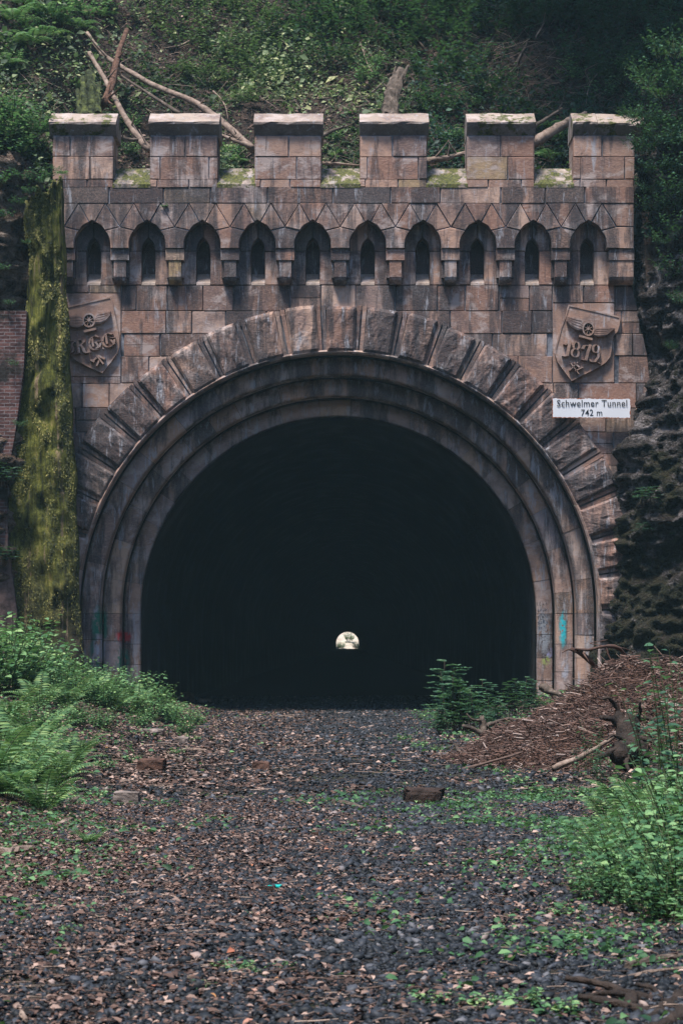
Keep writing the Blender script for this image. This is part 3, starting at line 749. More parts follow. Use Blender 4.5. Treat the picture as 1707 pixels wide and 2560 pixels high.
sweep_order('arch_order', roll(509, 466, Y0 + 1.22, Y0 + 1.4), 9.5, 4)
mb = MB()
pf = [(598, Y0 + .20), (598, Y0 + .62), (553.5, Y0 + .62), (553.5, Y0 + 1.08), (510.5, Y0 + 1.08), (510.5, Y0 + 1.54), (467.5, Y0 + 1.54), (467.5, Y0 + 1.8)]
V = []
for i in range(91):
    V += [pol(r, -math.pi / 2 + math.pi * i / 90, y) for r, y in pf]
V = [(AC[0] - r * SC, y, -.4) for r, y in pf] + V + [(AC[0] + r * SC, y, -.4) for r, y in pf]
n = len(pf); mb.add(V, [(i * n + k, i * n + k + 1, (i + 1) * n + k + 1, (i + 1) * n + k) for i in range(92) for k in range(n - 1)])
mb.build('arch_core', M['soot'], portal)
# --- tunnel lining
mb = MB(); pts = []
rl = 463.5 * SC
for i in range(49):
    th = -math.pi / 2 + math.pi * i / 48; pts.append((AC[0] + rl * math.sin(th), AC[1] + rl * math.cos(th)))
pts = [(pts[0][0], -.4)] + pts + [(pts[-1][0], -.4)]
ys = [Y0 + 1.2, 46, 47, 48.5, 51, 55, 62, 75, 100, 160, 300, 500, 786]; n = len(pts)
V = [(x, y, z) for y in ys for x, z in pts]
mb.add(V, [(j * n + i, j * n + i + 1, (j + 1) * n + i + 1, (j + 1) * n + i) for j in range(len(ys) - 1) for i in range(n - 1)])
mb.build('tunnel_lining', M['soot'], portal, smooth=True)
# far portal wall of the other mouth, and its bright cutting
mb = MB()
for i in range(48):
    a = -math.pi / 2 + math.pi * i / 48; b = a + math.pi / 48
    for s0, s1 in ((1.0, 1.35),):
        mb.add([(AC[0] + rl * s * math.sin(q), 786, AC[1] + rl * s * math.cos(q)) for s, q in ((s0, a), (s0, b), (s1 * 3, b), (s1 * 3, a))], [(0, 1, 2, 3)], .6)
mb.build('far_mouth_wall', M['stone'], portal)
m = NT('pale_sandy_bank'); m.col(m.ramp(m.noise(.5, det=6), [(.35, (.45, .36, .28)), (.65, (.72, .66, .56))]), .9); M['sand'] = m.m
tag(grid('far_cutting_slope', np.linspace(-30, 30, 60), np.linspace(800, 880, 60), lambda X, Y: -.1 + np.maximum(0, .6 * (Y - 812 - .8 * np.abs(X + 1)) ) * .35 + .8 * np.clip(np.abs(X) - 3.2, 0, 30) + .8 * fbm(X * .3, Y * .3, 77), M['sand']), kind='structure')

# ------------------------------------------------------------------ carved shields
def D2(ox, oy, s, x, y): return ((ox + x / s) / 1.08874, (oy + y / s) / 1.08874)
def slab(mb, pts, Yf, Yb, t=.5, bev=0.):
    """extrude D polygon from Yf (front) to Yb"""
    n = len(pts); ar = area(pts)
    v = [(px(x), Yf, pz(y)) for x, y in pts] + [(px(x), Yb, pz(y)) for x, y in pts]
    f = [(tuple(range(n)))] + [(i, n + i, n + (i + 1) % n, (i + 1) % n) for i in range(n)]
    if ar > 0: f = [q[::-1] for q in f]
    mb.add(v, f, t)
def nib(mb, strokes, conv, nibv, Yf, Yb):
    """broad-nib strokes: each polyline swept with a slanted nib, as overlapping convex plates at slightly different heights"""
    k = 0
    for pl in strokes:
        for a, b in zip(pl[:-1], pl[1:]):
            L = math.hypot(b[0] - a[0], b[1] - a[1]) + 1e-6
            nx, ny = nibv
            cr = abs((b[0] - a[0]) * ny - (b[1] - a[1]) * nx) / L
            if cr < 5:   # thin stroke: widen a little
                ox, oy = -(b[1] - a[1]) / L * 4, (b[0] - a[0]) / L * 4
            else: ox, oy = nx / 2, ny / 2
            q = [(a[0] - ox, a[1] - oy), (a[0] + ox, a[1] + oy), (b[0] + ox, b[1] + oy), (b[0] - ox, b[1] - oy)]
            slab(mb, [conv(*p) for p in q], Yf - .0011 * (k % 7), Yb, .5); k += 1
def circ(cx, cy, r, a0=0, a1=360, n=20, ry=None):
    ry = ry or r
    return [(cx + r * math.cos(R(a0 + (a1 - a0) * i / n)), cy + ry * math.sin(R(a0 + (a1 - a0) * i / n))) for i in range(n + 1)]
def ringstroke(mb, pts, w, conv, Yf, Yb):
    for i, (a, b) in enumerate(zip(pts[:-1], pts[1:])):
        L = math.hypot(b[0] - a[0], b[1] - a[1]) + 1e-6; ox, oy = -(b[1] - a[1]) / L * w / 2, (b[0] - a[0]) / L * w / 2
        ex, ey = (b[0] - a[0]) / L * w * .15, (b[1] - a[1]) / L * w * .15
        slab(mb, [conv(*p) for p in ((a[0] - ox - ex, a[1] - oy - ey), (a[0] + ox - ex, a[1] + oy - ey), (b[0] + ox + ex, b[1] + oy + ey), (b[0] - ox + ex, b[1] - oy + ey))], Yf - .0007 * (i % 3), Yb, .5)
def wing(mb, top, bot, conv, Yf, Yb):
    """top and bottom outline from wheel to tip; feathers as overlapping tapering plates"""
    n = 9
    T = np.array(top, float); B = np.array(bot, float)
    def at(A, s):
        d = np.r_[0, np.cumsum(np.linalg.norm(np.diff(A, axis=0), axis=1))]; d /= d[-1]
        return np.array([np.interp(s, d, A[:, 0]), np.interp(s, d, A[:, 1])])
    m_ = 14
    for k in range(n):
        v0, v1 = k / n, (k + 1.0) / n
        e = .55 + .45 * (1 - abs(k - 5) / 8)
        for j in range(m_):
            s0, s1 = j / m_, (j + 1) / m_
            q = []
            for s, v in ((s0, v0), (s1, v0), (s1, v1), (s0, v1)):
                a, b = at(T, s), at(B, s); q.append(tuple(a + (b - a) * v))
            slab(mb, [conv(*p) for p in q], Yf - .012 * ((k % 2)) - .02 * (k / n), Yb, .5)
def make_shield(name, rect, outline, conv, dark=0.):
    mb = MB(); stone(mb, [(rect[0], rect[2]), (rect[1], rect[2]), (rect[1], rect[3]), (rect[0], rect[3])], Y0, .12, .5, 0, proud=.0)
    root = mb.build(name, M['stone_clean'], portal)
    # field and raised rim (rim strokes), shield slab tilts out of the panel
    mb = MB(); slab(mb, outline, Y0 - .075, Y0 + .02, .4); mb.build('shield_field', M['stone_clean'], root)
    mb = MB()
    cx = sum(p[0] for p in outline) / len(outline); cy = sum(p[1] for p in outline) / len(outline)
    n = len(outline)
    for i in range(n):
        a, b = outline[i], outline[(i + 1) % n]
        ia = (a[0] + (cx - a[0]) * .045, a[1] + (cy - a[1]) * .045); ib = (b[0] + (cx - b[0]) * .045, b[1] + (cy - b[1]) * .045)
        slab(mb, [a, b, ib, ia], Y0 - .09, Y0 - .05, .7)
    mb.build('shield_rim', M['stone_clean'], root)
    return root
cvR = lambda x, y: D2(1360, 740, 6.533, x, y)
cvL = lambda x, y: D2(140, 730, 8.711, x, y)
olR = [cvR(*p) for p in ((390, 150), (815, 245), (1240, 350), (1225, 480), (1190, 590), (1110, 680), (1092, 830), (1090, 900), (1070, 1000), (1010, 1085), (900, 1165), (440, 1400), (330, 1255), (210, 1090), (165, 940), (180, 830), (210, 720), (262, 520), (330, 350))]
olL = [cvL(*p) for p in ((150, 370), (200, 340), (1200, 110), (1240, 230), (1300, 560), (1360, 860), (1385, 1010), (1390, 1200), (1350, 1340), (1200, 1550), (1020, 1780), (700, 1640), (400, 1480), (300, 1330), (235, 1150), (190, 900), (170, 700))]
YF, YFb = Y0 - .165, Y0 - .05
sr = make_shield('shield_panel', SH_R, olR, cvR)
mb = MB(); wing(mb, [(620, 460), (600, 380), (500, 370), (365, 350)], [(620, 580), (520, 570), (420, 510), (350, 430)], cvR, YF, YFb); mb.build('wing', M['stone_clean'], sr)
mb = MB(); wing(mb, [(800, 560), (850, 520), (980, 540), (1140, 540)], [(790, 660), (860, 685), (1010, 665), (1140, 545)], cvR, YF, YFb); mb.build('wing', M['stone_clean'], sr)
def wheel(parent, conv, cx, cy, r, ry):
    mb = MB(); ringstroke(mb, circ(cx, cy, r, 0, 360, 22, ry), r * .28, conv, YF - .03, YFb)
    for k in range(8):
        a = R(22.5 + 45 * k); ringstroke(mb, [(cx + 8 * math.cos(a), cy + 8 * math.sin(a)), (cx + r * math.cos(a), cy + ry * math.sin(a))], r * .13, conv, YF - .012, YFb)
    slab(mb, [conv(*p) for p in circ(cx, cy, r * .24, 0, 337, 14)], YF - .035, YFb, .5)
    mb.build('wheel', M['stone_clean'], parent)
wheel(sr, cvR, 705, 558, 88, 105)
mb = MB(); ringstroke(mb, [(560, 672), (765, 728)], 34, cvR, YF - .03, YFb); mb.build('rail', M['stone_clean'], sr)
mb = MB(); nv_ = (46, 10)
nib(mb, [[(322, 810), (355, 795), (400, 745)], [(408, 740), (365, 985)], [(300, 1000), (370, 990)]], cvR, nv_, YF, YFb)
nib(mb, [circ(510, 830, 48, -80, 270, 12, 62), circ(492, 948, 58, -90, 270, 14, 68)], cvR, (36, 9), YF, YFb)
nib(mb, [[(615, 880), (640, 825), (742, 828)], [(742, 812), (700, 930), (668, 1068)], [(610, 1060), (668, 1066)]], cvR, (44, 10), YF, YFb)
nib(mb, [circ(828, 880, 50, -90, 270, 14, 66), [(878, 880), (868, 1010), (810, 1092), (745, 1090), (738, 1050)]], cvR, (38, 9), YF, YFb)
nib(mb, [[(868, 1105), (905, 1125)]], cvR, (20, 22), YF, YFb)
mb.build('year_numerals', M['stone_clean'], sr)
mb = MB(); ringstroke(mb, [(400, 1235), (535, 1095)], 15, cvR, YF, YFb); ringstroke(mb, [(420, 1115), (555, 1290)], 15, cvR, YF, YFb); ringstroke(mb, [(470, 1100), (560, 1180)], 26, cvR, YF, YFb); ringstroke(mb, [(490, 1240), (620, 1180)], 17, cvR, YF, YFb)
mb.build('crossed_hammers', M['stone_clean'], sr)
sl = make_shield('shield_panel', SH_L, olL, cvL)
mb = MB(); wing(mb, [(900, 540), (930, 470), (1060, 460), (1205, 440)], [(850, 700), (980, 715), (1110, 650), (1200, 540)], cvL, YF, YFb); mb.build('wing', M['stone_clean'], sl)
mb = MB(); wing(mb, [(610, 560), (520, 500), (380, 540), (180, 540)], [(610, 760), (480, 800), (360, 780), (180, 680)], cvL, YF, YFb); mb.build('wing', M['stone_clean'], sl)
wheel(sl, cvL, 740, 645, 125, 140)
mb = MB(); ringstroke(mb, [(635, 885), (890, 830)], 48, cvL, YF - .03, YFb); mb.build('rail', M['stone_clean'], sl)
mb = MB()
# R
nib(mb, [[(330, 1110), (400, 1070), (440, 1110)], [(385, 1120), (360, 1200), (400, 1300), (370, 1340)], [(480, 1075), (520, 1360)], [(480, 1080), (580, 1065), (630, 1110), (560, 1170)], [(540, 1165), (600, 1230), (640, 1330), (700, 1350)], [(420, 1370), (540, 1350)]], cvL, (58, -14), YF, YFb)
# E (rounded blackletter)
nib(mb, [circ(870, 1135, 125, -70, -300, 14, 150), [(800, 1010), (830, 1210)], [(870, 960), (950, 1010)], [(880, 1100), (990, 1085)], [(880, 1110), (940, 1200), (890, 1260)], circ(880, 1140, 108, 60, -5, 6, 120)], cvL, (46, -10), YF, YFb)
# G
nib(mb, [circ(1160, 1075, 125, -75, -300, 14, 150), [(1095, 930), (1130, 1150)], [(1150, 910), (1240, 945)], circ(1180, 1090, 110, 60, 0, 6, 110), [(1200, 1020), (1290, 1020)], [(1205, 1060), (1290, 1160)], [(1290, 1050), (1280, 1160)]], cvL, (46, -10), YF, YFb)
nib(mb, [[(745, 1320), (765, 1318)], [(1035, 1255), (1055, 1250)]], cvL, (30, 30), YF, YFb)
mb.build('lettering', M['stone_clean'], sl)
mb = MB(); ringstroke(mb, [(800, 1540), (960, 1400)], 34, cvL, YF, YFb); ringstroke(mb, [(900, 1400), (1050, 1590)], 34, cvL, YF - .01, YFb); ringstroke(mb, [(990, 1440), (900, 1630)], 36, cvL, YF, YFb); ringstroke(mb, [(960, 1420), (1080, 1480)], 44, cvL, YF - .012, YFb); ringstroke(mb, [(770, 1500), (850, 1540)], 40, cvL, YF - .012, YFb)
mb.build('crossed_hammers', M['stone_clean'], sl)

# ------------------------------------------------------------------ sign
sg = empty('sign', (px(1355), Y0 - .22, pz(941))); bpy.context.view_layer.update()
tag(sg, 'white enamel sign with rusty edges naming the tunnel and 742 m', 'sign')
mb = MB(); x0, x1, y0, y1 = 1265, 1444, 918, 963; nx, ny = 60, 16
YS = Y0 - .225
V = []; st = []
for j in range(ny + 1):
    for i in range(nx + 1):
        u, v = i / nx, j / ny; ex = min(u, 1 - u) * (x1 - x0); ey = min(v, 1 - v) * (y1 - y0); e = min(ex, ey)
        c = .0
        cxn = .9 * math.sin(i * 2.3) * (e < 1)
        V.append((px(x0 + u * (x1 - x0)), YS + .006 * math.sin(u * 9) * v, pz(y0 + v * (y1 - y0) + (u - .5) * 1.5 + (.6 * math.sin(i * 1.7) if j in (0, ny) else 0)))); st.append(max(0, .72 - e * .13))
mb.add(V, [(j * (nx + 1) + i, (j + 1) * (nx + 1) + i, (j + 1) * (nx + 1) + i + 1, j * (nx + 1) + i + 1) for j in range(ny) for i in range(nx)], .5, st)
so = mb.build('panel', M['enamel'], sg); so.modifiers.new('thick', 'SOLIDIFY').thickness = -.012
def text(body, size, x, y, name, par, mat, ext=.001, xs=1.0, sp=1.0):
    c = bpy.data.curves.new('t', 'FONT'); c.body = body; c.size = size; c.align_x = 'CENTER'; c.align_y = 'CENTER'; c.extrude = ext; c.space_character = sp; c.resolution_u = 3; c.offset = .0004
    o = bpy.data.objects.new('t', c); COL.objects.link(o); bpy.context.view_layer.update()
    me = bpy.data.meshes.new_from_object(o.evaluated_get(bpy.context.evaluated_depsgraph_get())); bpy.data.objects.remove(o)
    for v in me.vertices: a, b, cc = v.co; v.co = (px(x) + a * xs, YS - .022 - cc, pz(y) + b)
    return link(name, me, mat, par)
text('Schwelmer Tunnel', .205, 1356, 930, 'text_name', sg, M['ink'], xs=.93, sp=1.06)
text('742 m', .195, 1355, 951.5, 'text_length', sg, M['ink'], xs=.9, sp=1.06)
mb = MB()
for x, y in ((1277, 941), (1432, 942), (1355, 921)):
    V, Fc, n_, s_ = tube_arrays([(px(x), YS - .004, pz(y)), (px(x), Y0 + .03, pz(y))], .012, 8, 0)
    mb.add(V, Fc + [tuple(range(8))])
mb.build('screw', M['redrock'], sg)
# marker scribble on the right inner order
mb = MB(); k = 0; rr = random.Random(4)
YG = Y0 + 1.2
for row, yy in enumerate((1385, 1402, 1418, 1432)):
    for c in range(4):
        x = 1246 + c * 6.5 + rr.uniform(-1, 1); p = [(px(x + rr.uniform(-2, 2.5)), YG, pz(yy + rr.uniform(-5, 5))) for _ in range(4)]
        tube(mb, p, .006, 4, 0)
mb.build('marker_graffiti', M['scribble'], portal)

# ------------------------------------------------------------------ buttress and brick wall on the left
rows = [(350, 60, 138), (440, 62, 141), (500, 58, 143), (560, 60, 144), (700, 54, 151), (850, 46, 159), (1000, 26, 165), (1100, 8, 171), (1250, 10, 176), (1400, 30, 182), (1500, 30, 188), (1600, 30, 192)]
YBt = 43.1; rr_ = np.array(rows, float)
zs = np.linspace(350, 1620, 190); ns = 46; V = []
for j, y_ in enumerate(zs):
    xl = np.interp(y_, rr_[:, 0], rr_[:, 1]); xr_ = np.interp(y_, rr_[:, 0], rr_[:, 2])
    for i in range(ns + 1):
        u = i / ns; a = math.pi * u; y = max(y_, 395 + 130 * abs(float(fbm(u * 5, 3.3, 47, 4))) + 60 * (1 - u))
        x = xl + (xr_ - xl) * (.5 - .5 * math.cos(a) * (1.0)) 
        dep = math.sin(a) ** .55 * .42 
        ridge = .20 * float(fbm(u * 4, y * .018, 45, 4)) * 2 + .12 * float(fbm(u * 6, y * .004, 41, 4)) * 2 + .10 * float(fbm(u * 16, y * .016, 42, 3)) * 2 + .12 * float(fbm(u * 3, y * .012, 44, 3)) * 2
        xx = x + 34 * float(fbm(u * 2 + 9, y * .012, 43, 4)) * (1 if i < ns * .6 else .3)
        V.append((DX(xx, YBt), YBt + .36 - dep - ridge * math.sin(a), DZ(y, YBt)))
Fq = [(j * (ns + 1) + i, (j + 1) * (ns + 1) + i, (j + 1) * (ns + 1) + i + 1, j * (ns + 1) + i + 1) for j in range(len(zs) - 1) for i in range(ns)]
mb = MB(); mb.add(V, Fq); PV = np.array(V).reshape(len(zs), ns + 1, 3)
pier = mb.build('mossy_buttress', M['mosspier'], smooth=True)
tag(pier, 'tall moss covered masonry buttress with yellow green streaks left of the portal', 'buttress')
n = 75000; jj = rng.integers(0, len(zs) - 1, n); ii = rng.integers(2, ns - 2, n)
keep = (patch(ii * .18, jj * .09, 1.0, 50) > .42) & (rng.uniform(0, 1, n) < np.clip(1.25 - jj / len(zs) * 1.0, .1, 1)); jj, ii = jj[keep], ii[keep]; n = len(jj)
T = PV[jj, ii] + (PV[jj + 1, ii] - PV[jj, ii]) * rng.uniform(0, 1, (n, 1)) + (PV[jj, ii + 1] - PV[jj, ii]) * rng.uniform(0, 1, (n, 1)) + rng.normal(0, .008, (n, 3)); T[:, 1] -= .012
D = np.stack([rng.normal(0, .35, n), rng.normal(-.45, .25, n), -np.ones(n) * .8], 1)
o = scatter('hanging_moss', DIA_V, DIA_F, frames(D, np.tile([0, -1., .3], (n, 1)) + rng.normal(0, .3, (n, 3)), .026 * rng.lognormal(0, .4, n), .6), T, np.clip(rng.beta(2, 2.2, n) + .5 * (patch(ii * .25, jj * .05, 1, 51) - .5), 0, 1), M['moss'], pier)
o['kind'] = 'stuff'
mb = MB(); V = []
for j in range(90):
    for i in range(50):
        z = -.2 + 8.75 * j / 89; yd_ = HY - (z - 1.5) * F / 43.0; xe = DX(float(np.interp(yd_, rr_[:, 0], rr_[:, 1])) + 8, 43.0); x = -9.5 + (xe + 9.5) * i / 49
        V.append((x, 42.98 + .06 * float(fbm(x, z, 9)) - (.35 * max(0, z - 8) if z > 8 else 0) * 0, z))
mb.add(V, [(j * 50 + i, j * 50 + i + 1, (j + 1) * 50 + i + 1, (j + 1) * 50 + i) for j in range(89) for i in range(49)])
bw = mb.build('brick_wall', M['brick']); bw.modifiers.new('t', 'SOLIDIFY').thickness = .5
tag(bw, 'weathered dark red brick wall patched with plaster at the left edge behind the buttress', 'wall')

# ------------------------------------------------------------------ scatter on the ground
def in_view(x, y, mg=1.0): return np.abs(x) < .172 * y + mg
def gravel_w(x, y): return np.exp(-((x + .1) / 2.1) ** 4) 
def place(n, y0, y1, mg=.8, pw=1.0):
    y = rng.uniform(0, 1, n); y = np.sqrt(y0 ** 2 + (y1 ** 2 - y0 ** 2) * y)
    x = rng.uniform(-1, 1, n) * (.172 * y + mg)
    return x, y
def rocks(name, x, y, s, tint, mat, sink=.3, kind='stuff'):
    z = gh(x, y) ; k = len(x) // 5
    Vs = []; Fs = []; Ts = []; off = 0
    for q in range(5):
        i = np.arange(q, len(x), 5); n = len(i)
        D, N = randrot(n, .65); Mx = frames(D, N, s[i])
        T = np.stack([x[i], y[i], z[i] + s[i] * (.5 - sink)], 1)
        V = np.einsum('nij,vj->nvi', Mx, ROCKS[q]) + T[:, None]
        Vs.append(V.reshape(-1, 3)); Fs.append((ROCK_F[None] + (np.arange(n) * 12 + off)[:, None, None]).reshape(-1, 3)); Ts.append(np.repeat(tint[i], 12)); off += n * 12
    return tag(bigmesh(name, np.concatenate(Vs), np.concatenate(Fs), np.concatenate(Ts), mat), kind=kind)
gx, gy = [], []
for n, y0, y1 in ((150000, 7.2, 20), (115000, 20, 60)):
    x, y = place(n * 2, y0, y1, 1.5)
    keep = rng.uniform(0, 1, len(x)) < np.clip(np.exp(-((x + .0) / (2.3 + .02 * y)) ** 4) * (.55 + .9 * patch(x, y, .8, 3)) + .10, 0, 1)
    x, y = x[keep][:n], y[keep][:n]; gx.append(x); gy.append(y)
x = np.concatenate(gx); y = np.concatenate(gy)
s = np.clip(rng.lognormal(math.log(.0135), .5, len(x)), .006, .045) * np.clip(.75 + y * .022, 1, 1.6)
rocks('gravel', x, y, s, np.clip(rng.beta(1.3, 2.0, len(x)) * .95 + (rng.uniform(0, 1, len(x)) > .96) * .4, 0, 1), M['gravel'])
# leaf litter
def leaf_scatter(name, n, y0, y1, wfn, size, mat, tint=None, tmpl=(LEAF_V, LEAF_F), lift=.012, flat=.72, curl=1.6, wd=1.1):
    xs, ys = [], []; tot = 0
    while tot < n:
        x, y = place(n, y0, y1, 1.9); k = rng.uniform(0, 1, n) < wfn(x, y); xs.append(x[k]); ys.append(y[k]); tot += k.sum()
    x = np.concatenate(xs)[:n]; y = np.concatenate(ys)[:n]
    D, N = randrot(n, flat); s = size * np.clip(rng.lognormal(0, .48, n), .3, 2.0)
    T = np.stack([x, y, gh(x, y) + lift + rng.uniform(0, .02, n)], 1)
    tn = rng.beta(2, 2, n) if tint is None else tint(n)
    return tag(scatter(name, tmpl[0], tmpl[1], frames(D, N, s, wd, curl), T, tn, mat), kind='stuff')
def wl(x, y): return np.clip(.06 + .2 * (patch(x, y, 2.2, 14) > .62) + .9 * np.clip((-x + .1) / 2.2, 0, 1) * (.5 + patch(x, y, .6, 1)) + .45 * np.clip((x - 1.3) / 1.6, 0, 1) + .5 * (patch(x, y, .9, 5) - .5), 0, 1)
leaf_scatter('fallen_leaves', 98000, 7.2, 20, wl, .028, M['litter'])
leaf_scatter('distant_fallen_leaves', 74000, 20, 48, wl, .05, M['litter'], tmpl=(DIA_V, DIA_F))
def wg(x, y): return np.clip(.8 * np.clip((x + .2) / 2.4, 0, 1) * (1.6 * patch(x, y, 1.1, 8) - .5) * np.clip((x - .2) / 1.5 + .9 * (y < 12), .12, 1) + .55 * np.clip((-x - 1.2) / 2, 0, 1) * (patch(x, y, 1.2, 9) - .35) + .5 * np.clip(patch(x, y, .9, 10) - .75, 0, 1), 0, 1)
leaf_scatter('ground_cover', 23000, 7.2, 21, wg, .034, M['leaf'], lift=.025, flat=.5, tint=lambda n: rng.beta(1.6, 2.6, n) * .8)
leaf_scatter('distant_ground_cover', 10500, 17, 46, lambda x, y: wg(x, y) * .5 + .7 * (x > 1.5 + .04 * (40 - y)) * (y > 26) + .4 * (x < -2.9), .05, M['leaf'], tmpl=(DIA_V, DIA_F), lift=.04, flat=.45, tint=lambda n: rng.beta(1.6, 2.8, n))
# twigs: thin prisms
TW_V = np.array([(-.5, -.5, -.3), (.5, -.5, -.3), (0, -.5, .5), (-.35, .0, -.2), (.35, 0, -.2), (.0, 0, .6), (-.3, .5, -.3), (.3, .5, -.3), (.1, .5, .2)])
TW_V = TW_V * np.array([1, 1, 1.]); TW_V[3:6, 0] += 2.6
TW_F = np.array([(0, 1, 4), (0, 4, 3), (1, 2, 5), (1, 5, 4), (2, 0, 3), (2, 3, 5), (3, 4, 7), (3, 7, 6), (4, 5, 8), (4, 8, 7), (5, 3, 6), (5, 6, 8)])
def twigs(name, x, y, z, L, r, mat, tint, flat=.9, parent=None, D=None):
    n = len(x); D2_, N = randrot(n, flat); D = D2_ if D is None else D
    S = L; T = np.stack([x, y, z], 1)
    return scatter(name, TW_V, TW_F, frames(D, N, S, r / L, r / L), T, tint, mat, parent)
for nm, n, y0, y1, L0, r0 in (('twigs', 12000, 7.2, 20, .055, .0042), ('distant_twigs', 11000, 20, 46, .10, .007)):
    x, y = place(n * 3, y0, y1, 1.6); k = rng.uniform(0, 1, len(x)) < .2 + .8 * wl(x, y); x, y = x[k][:n], y[k][:n]
    L = np.minimum(L0 * rng.lognormal(0, .6, len(x)), L0 * 3.5)
    tag(twigs(nm, x, y, gh(x, y) + .02, L, np.clip(L * .05, r0 * .7, r0 * 1.8), M['twig'], rng.uniform(.1, 1, len(x))), kind='stuff')

# ------------------------------------------------------------------ plants
def arr(l): return np.array(l, float)
def make_shrub(name, n, h, spread, leaf, mat, per=12, seed=0, wd=1.0, stems=True, tmpl=(LEAF_V, LEAF_F), droop=.3, tb=(1.8, 2.0)):
    r = np.random.default_rng(seed); root = empty(name, (0, 0, 0)); sm = MB(); Pp, Dd, Nn, Ss = [], [], [], []
    for i in range(n):
        a = r.uniform(0, 2 * np.pi); b = spread * r.uniform(.0, .55); px0 = np.array([np.cos(a) * b, np.sin(a) * b, 0])
        hh_ = h * r.uniform(.5, 1.05); out = spread * r.uniform(.15, .75); tip = px0 + np.array([np.cos(a) * out, np.sin(a) * out, hh_])
        mid = px0 * .6 + tip * .4 + np.array([0, 0, hh_ * .18]); pts = [px0, mid, tip]
        if stems: tube(sm, pts, [leaf * .05, leaf * .04, leaf * .02], 4, 0, i)
        for k in range(per):
            u = (k + r.uniform(0, .9)) / per * .82 + .18; p = (1 - u) ** 2 * px0 + 2 * u * (1 - u) * mid + u * u * tip
            b2 = r.uniform(0, 2 * np.pi); d = np.array([np.cos(b2), np.sin(b2), r.uniform(-droop, .35)])
            Pp.append(p + d * leaf * .15); Dd.append(d); Nn.append([r.normal(0, .3), r.normal(0, .3) - .25, 1]); Ss.append(leaf * r.uniform(.55, 1.2) * (1.1 - .35 * u))
    Pp, Dd, Nn, Ss = arr(Pp), arr(Dd), arr(Nn), arr(Ss)
    t = np.clip(r.beta(*tb, len(Ss)) * .85 + .15 * (Pp[:, 2] / h), 0, 1)
    scatter('foliage', tmpl[0], tmpl[1], frames(Dd, Nn, Ss, wd), Pp, t, mat, root)
    if stems: sm.build('stems', M['stem'], root)
    return root
def make_fern(name, n, L, mat, seed=0, up=.9):
    r = np.random.default_rng(seed); root = empty(name); Pp, Dd, Nn, Ss = [], [], [], []; sm = MB()
    for i in range(n):
        a = 2 * np.pi * (i + r.uniform(-.3, .3)) / n; l = L * r.uniform(.7, 1.1); dirh = np.array([np.cos(a), np.sin(a), 0]); m_ = 22; pts = []
        rise = up * r.uniform(.75, 1.15)
        for k in range(m_ + 1):
            u = k / m_; pts.append(dirh * l * (u * .85) + np.array([0, 0, l * (rise * u - .75 * u * u * 1.05)]))
        pts = arr(pts); tube(sm, pts[::4], [.006, .005, .004, .003, .002, .001][:len(pts[::4])], 4, 0)
        tg = unit(np.gradient(pts, axis=0)); side = unit(np.cross(tg, [0, 0, 1.]))
        for k in range(3, m_ + 1):
            u = k / m_; w = l * .21 * (math.sin(math.pi * min(1, u * .78 + .2)) ** .8) * (1 - u * .55) + .006
            for sg in (-1, 1):
                Pp.append(pts[k]); Dd.append(side[k] * sg + tg[k] * .35 + np.array([0, 0, -.12])); Nn.append(np.cross(side[k], tg[k]) * (1) + r.normal(0, .12, 3)); Ss.append(w * r.uniform(.9, 1.1))
    Pp, Dd, Nn, Ss = arr(Pp), arr(Dd), arr(Nn), arr(Ss); Nn = Nn * np.sign(Nn[:, 2:3] + 1e-6)
    scatter('fronds', LEAF_V, LEAF_F, frames(Dd, Nn, Ss, .42), Pp, np.clip(r.beta(2.2, 2.2, len(Ss)), 0, 1), mat, root)
    sm.build('stems', M['stem'], root); return root
def make_rowan(name, n, h, mat, seed=0):
    """upright saplings with compound leaves"""
    r = np.random.default_rng(seed); root = empty(name); Pp, Dd, Nn, Ss = [], [], [], []; sm = MB()
    for i in range(n):
        a = r.uniform(0, 6.28); b = r.uniform(0, .5); p0 = np.array([np.cos(a) * b, np.sin(a) * b, 0]); hh_ = h * r.uniform(.4, 1); tip = p0 + np.array([r.normal(0, .12), r.normal(0, .12), hh_])
        tube(sm, [p0, (p0 + tip) / 2 + r.normal(0, .02, 3), tip], [.012, .008, .003], 5, 0)
        nl = int(9 * hh_ / h) + 4
        for k in range(nl):
            u = .25 + .75 * (k + .5) / nl; p = p0 + (tip - p0) * u; az = k * 2.4 + r.uniform(-.3, .3); L = .30 * (1.15 - u * .55); d = np.array([np.cos(az), np.sin(az), .35])
            for q in range(8):
                w = (q + 1) / 8; c = p + d * L * w + np.array([0, 0, -.30 * L * w * w]); sd_ = np.array([-np.sin(az), np.cos(az), 0])
                for sg in ((-1, 1) if q < 7 else (0,)):
                    Pp.append(c); Dd.append(sd_ * sg + d * (.5 if sg else 1)); Nn.append([r.normal(0, .3), r.normal(0, .3) - .5, 1]); Ss.append(.085 * r.uniform(.8, 1.1))
    Pp, Dd, Nn, Ss = arr(Pp), arr(Dd), arr(Nn), arr(Ss)
    scatter('foliage', LEAF_V, LEAF_F, frames(Dd, Nn, Ss, .75), Pp, np.clip(r.beta(2, 2.5, len(Ss)), 0, 1), mat, root)
    sm.build('stems', M['bark'], root); return root
def gz(x, y): return float(gh(np.array([x]), np.array([y]))[0])
def spread_copies(proto, spots, labels, cat, group):
    for i, (x, y, z, rz, sc) in enumerate(spots):
        z = gz(x, y) - .02 if z is None else z
        o = proto if i == 0 else dup(proto, (x, y, z), rz, sc)
        if i == 0: o.location = (x, y, z); o.rotation_euler = (0, 0, rz); o.scale = (sc, sc, sc)
        tag(o, labels[i] if isinstance(labels, list) else labels, cat, group)
def at(x, y, Y): return (DX(x, Y), Y)
def rz(): return random.uniform(0, 6.28)
